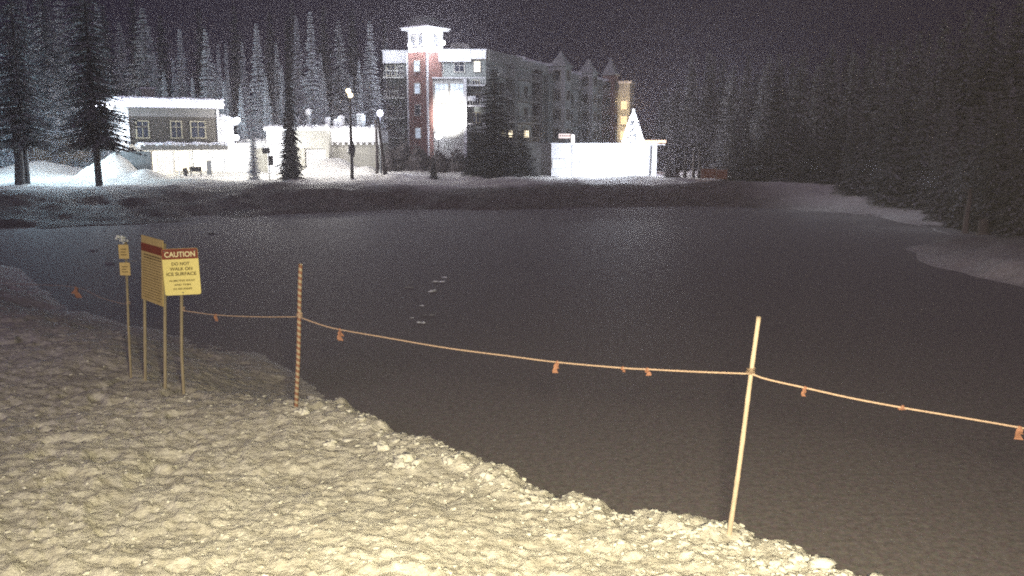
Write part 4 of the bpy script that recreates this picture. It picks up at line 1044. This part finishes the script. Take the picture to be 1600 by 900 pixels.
# end pavilion, warm lit
mb = MB(); mb.box(WL - 7, WL - 3, -2.4, -.01, Hb, RT + 1.0); ep = mb.build('end_pavilion', M['pale_render'], wg)
mb = MB(); mb.box(WL - 7.4, WL - 2.6, -2.8, .2, RT + 1.0, RT + 1.5); mb.build('cornice', M['white_paint'], ep)
for zf in floors[:5]:
    if zf + 2.2 < RT: window(ep, 0, 0, 1.5, 1.9, loc=(WL - 7.05, -1.2, zf + 1.4), rz=R(-90), lit='glass_warm', mull=0)
wm = Matrix.Translation(Vector((w0.x, hY, 0))) @ Matrix.Rotation(wa, 4, 'Z')
lamp('pavilion_lamp', 'POINT', wm @ Vector((WL - 11, -2.6, 6)), 1100, WARM, .3)
lamp('pavilion_lamp', 'POINT', wm @ Vector((WL - 12, -3.4, 12.5)), 1100, WARM, .3)
lamp('wing_lamp', 'POINT', wm @ Vector((13, -4.0, 5.0)), 60, WARM, .3)
lamp('wing_fill', 'POINT', wm @ Vector((46, -30, 10)), 4800, COOL, 1.0)  # unseen fill lights hung in mid-air to brighten the wing
lamp('wing_fill', 'POINT', wm @ Vector((16, -24, 9)), 2600, COOL, 1.0)

# ------------------------------------------------------------------ lit deck on the right of the hotel
dY = 88.0; kd_ = dY / F; dx_ = lambda px: (px - 800) * kd_; dz_ = lambda py: at(800, py, dY).z
deck = empty('parking_deck', (0, dY, 0), 0, 'long floodlit white deck wall below the hotel wing', 'building', 'village buildings')
mb = MB(); mb.box(dx_(861), dx_(1024), 0, .4, .3, dz_(226)); mb.box(dx_(861), dx_(1024), .4, 22, .3, dz_(228)); mb.build('wall', M['white_paint'], deck)
mb = MB(); mb.box(dx_(818), dx_(860.5), 1.0, 20, .3, dz_(223)); mb.build('side_wall', M['concrete_dark'], deck)
mb = MB(); mb.box(dx_(860), dx_(1024.5), -.12, .5, dz_(226) + .002, dz_(223.5)); mb.box(dx_(1024.5), dx_(1036), -.12, .3, dz_(227), dz_(225)); mb.build('coping', M['snow_cap'], deck)
for px in (873, 916, 958):
    window(deck, dx_(px), dz_(256), 1.4, 1.0, -.02, 'glass_cool', fm='frame')
for px in (895, 938, 980): MB().box(dx_(px) - .12, dx_(px) + .12, -.09, -.003, .4, dz_(227)).build('pier', M['white_paint'], deck)
for px, e in ((880, 260), (925, 1500), (965, 1900), (1008, 1600)):
    lamp('unseen_deck_flood', 'POINT', (dx_(px), dY - 4.2, 2.2), e * .8, COOL if px < 1000 else WHITE, .3)  # unseen, no fixtures; placed in front to brighten the wall
lamp('deck_corner_glow', 'POINT', (dx_(1040), dY + 2, 2.6), 550, VIOL, .3)  # unseen lamp added for glow right of the deck
b = Vector((dx_(1011), dY - 1.2, hz(dx_(1011), dY - 1.2, False)))
o = empty('flag_pole', b, 0, 'thin dark pole against the floodlit deck wall', 'pole')
MB().tube([(0, 0, -.3), (.08, 0, dz_(228) - b.z)], [.11, .08], 8).build('pole', M['metal_dark'], o); MB().lathe([(.2, -.1), (.2, .05), (.1, .1)], 10).build('base', M['metal_dark'], o)
# lit sign and doorway of the wing behind deck
sp_ = wm @ Vector((30, -5.5, 0))
def board(px0, px1, py0, py1, Y, m): 
    a = at(px0, py1, Y); c_ = at(px1, py0, Y); return a, c_
a, c_ = board(873, 891, 209, 216, 112, None)
o = empty('shop_sign', (a.x, 112, a.z), 0, 'small lit pinkish sign board above a dark window behind the deck', 'sign')
MB().box(0, c_.x - a.x, 0, .12, 0, c_.z - a.z).build('sign_panel', emit('lit_sign', (1, .86, .82), .9), o)
mb = MB()
for k in range(5): mb.box(.12 + k * .27, .30 + k * .27, -.012, -.002, .22, .38)
mb.build('lettering', M['sign_red'], o)
MB().tube([(.1, .05, -1.4), (.1, .05, 0)], .05, 6).build('post', M['metal_dark'], o); MB().tube([(c_.x - a.x - .1, .05, -1.4), (c_.x - a.x - .1, .05, 0)], .05, 6).build('post', M['metal_dark'], o)
a, c_ = board(895, 900, 211, 226, 111, None)
o = empty('light_column', (a.x, 111, a.z), 0, 'small glowing white column beside the lit sign', 'lamp')
MB().lathe([(.2, -.4), (.2, c_.z - a.z), (.01, c_.z - a.z + .05)], 12).build('lamp_shade', emit('lit_column', (1, .93, .85), 3), o)
MB().lathe([(.25, c_.z - a.z + .05), (.25, c_.z - a.z + .12), (.01, c_.z - a.z + .2)], 12).build('cap', M['snow_cap'], o)

# Christmas tree on the deck
p = at(990, 172, 93); bz = dz_(228) ; bz = 4.25
xt = conifer('spire', p.x, 93, p.z - bz, 3.2, 'christmas tree wrapped in blazing white lights on the deck', None, 'christmas_tree', base=bz, idx=0)
mb = MB(); r_ = random.Random(3); HH = 16
for k in range(620):
    t = r_.random() ** 1.7; z = .05 * HH + t * .93 * HH; rr = 1.75 * (1 - t) ** .8 * r_.uniform(.7, 1.02); a = r_.uniform(0, 6.28)
    mb.blob((rr * math.cos(a), rr * math.sin(a), z), (.055, .055, .14), k, 0, n=5, m=3)
tag(mb.build('light_string', M['bulb_white'], xt), kind='stuff')
mb = MB(); mb.blob((0, 0, HH * 1.0), (.16, .16, .42), 1, 0, n=8, m=6); mb.build('tree_topper', M['bulb_white'], xt)
lamp('christmas_glow', 'POINT', (p.x, 93 - 1.6, 5.4), 900, (.93, .95, 1), .5)
lamp('christmas_glow', 'POINT', (p.x + 1.0, 93 - 1.0, 6.6), 300, (.9, .93, 1), .5)
# small awnings near the tree
a = at(1003, 222, 95); c_ = at(1040, 218, 95)
o = empty('market_canopy', (a.x, 95, 4.2), 0, 'flat warm-lit canopy edge right of the christmas tree', 'canopy')
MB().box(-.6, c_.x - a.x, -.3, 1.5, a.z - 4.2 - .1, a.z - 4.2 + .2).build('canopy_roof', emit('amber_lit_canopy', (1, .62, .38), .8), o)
for x in (0, c_.x - a.x - .2): MB().box(x, x + .1, -.2, -.1, 0, a.z - 4.3).build('post', M['metal_dark'], o)

# orange barrier, snow figures right of the deck
for px, w, lab in ((1107, 1.3, 'orange barrier panel seen between the tree stems, left of the other'), (1128, .9, 'smaller dull orange barrier panel between the tree stems')):
    b = thing_px('b', px, 76); o = empty('barrier', b, 0, lab, 'barrier', 'orange barriers under the right forest')
    MB().box(-w / 2, w / 2, -.03, .03, .35, 1.15).build('panel', M['orange_fence'], o)
    for s in (-1, 1): MB().tube([(s * w / 2, 0, -.2), (s * w / 2, 0, 1.3)], .035, 6).build('post', M['wood'], o)
lamp('barrier_fill', 'POINT', tuple(thing_px('b', 1117, 78) + Vector((0, 0, 2.0))), 9, WARM, .2)  # unseen lamp added to light the orange barriers
for px, H, lab in ((1044, 1.3, 'dark bushy sapling at the lit right end of the deck'), (1056, .8, 'smaller dark sapling beside the lit end of the deck')):
    b = thing_px('b', px, 80); o = empty('sapling', b, 0, lab, 'shrub', 'saplings at the deck end')
    link('foliage', shrub_mesh(px, .4, .4, H, 260), o); MB().tube([(0, 0, -.2), (0, 0, H)], .05, 6).build('stem', M['bark'], o)
for px, Y in ((1070, 80), (1083, 82), (1092, 81)):
    b = thing_px('b', px, Y)
    o = MB().tube([(0, 0, -.3), (.05, 0, 1.2), (0, 0, 2.6)], [.16, .13, .10], 8).build('bare_trunk', M['bark'], None, b, smooth=True); tag(o, 'slim pale trunk under the left end of the right forest', 'tree trunk', 'slim trunks under the right forest')
# extra bare lower trunk at the left edge
b = thing_px('b', 12, 72)
o = MB().tube([(0, 0, -.3), (.1, 0, 2), (0, 0, 6)], [.42, .32, .26], 10).build('bare_trunk', M['bark'], None, b + Vector((.9, 0, 0)), smooth=True); tag(o, 'thick bare dark trunk at the far left edge', 'tree trunk')

# ------------------------------------------------------------------ unseen lamps for the village ground and right shore
def flood(px, py, Y, e, col): lamp('unseen_ground_lamp', 'POINT', at(px, py, Y), e, col, .3)
flood(60, 225, 80, 2900, (.55, .82, 1.0)); flood(125, 226, 78, 1800, (.60, .84, 1.0)); flood(10, 228, 80, 1500, (.50, .78, 1.0)); flood(165, 232, 76, 900, (.72, .88, 1.0))
flood(75, 190, 112, 1500, WHITE)
flood(490, 235, 85, 1500, WHITE); flood(535, 232, 86, 1300, WHITE)
flood(385, 235, 84, 1100, (1, .97, .88))
flood(640, 262, 84, 20, COOL)
flood(1010, 268, 84, 60, COOL); flood(1180, 262, 78, 45, COOL)
flood(1270, 262, 62, 60, COOL); flood(1360, 262, 56, 60, COOL); flood(1450, 280, 49, 42, COOL)  # added to brighten the pale right shore strip, no fixtures
# added spots standing in for village light on the trees behind it
for px, e in ((230, 1500), (330, 1900), (410, 2000), (490, 2000), (570, 1900)):
    lamp('tree_fill', 'SPOT', at(px, 205, 104), e, (.72, .86, .95), .5, at(px, 90, 120), 110, 1)

# ------------------------------------------------------------------ near lamp (on the building the camera hangs from)
nl = lamp('wall_pack', 'SPOT', (0.35, 0.15, 5.5), 8800, (1.0, 0.88, 0.54), .35, (0.9, 7.0, 1.1), 108, 1.0)

# haze volume added to lift the blacks and halo the lamps
hb = MB(); hb.box(-560, 560, -560, 560, -3.0, 62); hm = bpy.data.materials.new('black_lift_haze'); hm.use_nodes = True; hn = hm.node_tree
hn.nodes.remove(hn.nodes['Principled BSDF']); pv = hn.nodes.new('ShaderNodeVolumePrincipled'); pv.inputs['Color'].default_value = (.93, .87, .98, 1); pv.inputs['Density'].default_value = 0.0013
pv.inputs['Anisotropy'].default_value = 0.62
hn.links.new(pv.outputs['Volume'], hn.nodes['Material Output'].inputs['Volume'])
o = hb.build('haze', hm); tag(o, kind='stuff', label='thin added haze lifting the blacks and haloing the lamps', cat='haze')
# ------------------------------------------------------------------ night sky and added soft fill light
w = bpy.data.worlds.new('World'); sc.world = w; w.use_nodes = True
nt = w.node_tree; N = nt.nodes; L = nt.links; bg = N['Background']
sky = N.new('ShaderNodeTexSky'); sky.sky_type = 'NISHITA'; sky.sun_disc = False; sky.sun_elevation = R(28); sky.sun_rotation = R(205)
mx = N.new('ShaderNodeMix'); mx.data_type = 'RGBA'; mx.inputs['Factor'].default_value = 0.97
mx.inputs['B'].default_value = (0.0112, 0.0066, 0.0175, 1)
mul = N.new('ShaderNodeMix'); mul.data_type = 'RGBA'; mul.blend_type = 'MULTIPLY'; mul.inputs['Factor'].default_value = 1.0
mul.inputs['B'].default_value = (.01, .008, .01, 1)
L.new(sky.outputs[0], mul.inputs['A']); L.new(mul.outputs['Result'], mx.inputs['A'])
L.new(mx.outputs['Result'], bg.inputs['Color']); bg.inputs['Strength'].default_value = 1.0
sun = bpy.data.lights.new('night_fill', 'SUN'); sun.energy = 0.58; sun.angle = R(20); sun.color = (0.93, 0.77, 1.05)  # added directional fill that lifts trees and pond, no moon in view
so = bpy.data.objects.new('night_fill', sun); COL.objects.link(so); so.rotation_euler = (R(62), 0, R(-25))

vs = sc.view_settings; vs.view_transform = 'Standard'; vs.look = 'None'; vs.exposure = 0; vs.gamma = 1; vs.use_curve_mapping = False
sc.cycles.use_denoising = False; sc.cycles.pixel_filter_type = 'BLACKMAN_HARRIS'; sc.cycles.filter_width = 1.9
sc.cycles.sample_clamp_direct = 10.0; sc.cycles.sample_clamp_indirect = 1.5; sc.cycles.max_bounces = 4; sc.cycles.diffuse_bounces = 2; sc.cycles.use_light_tree = True
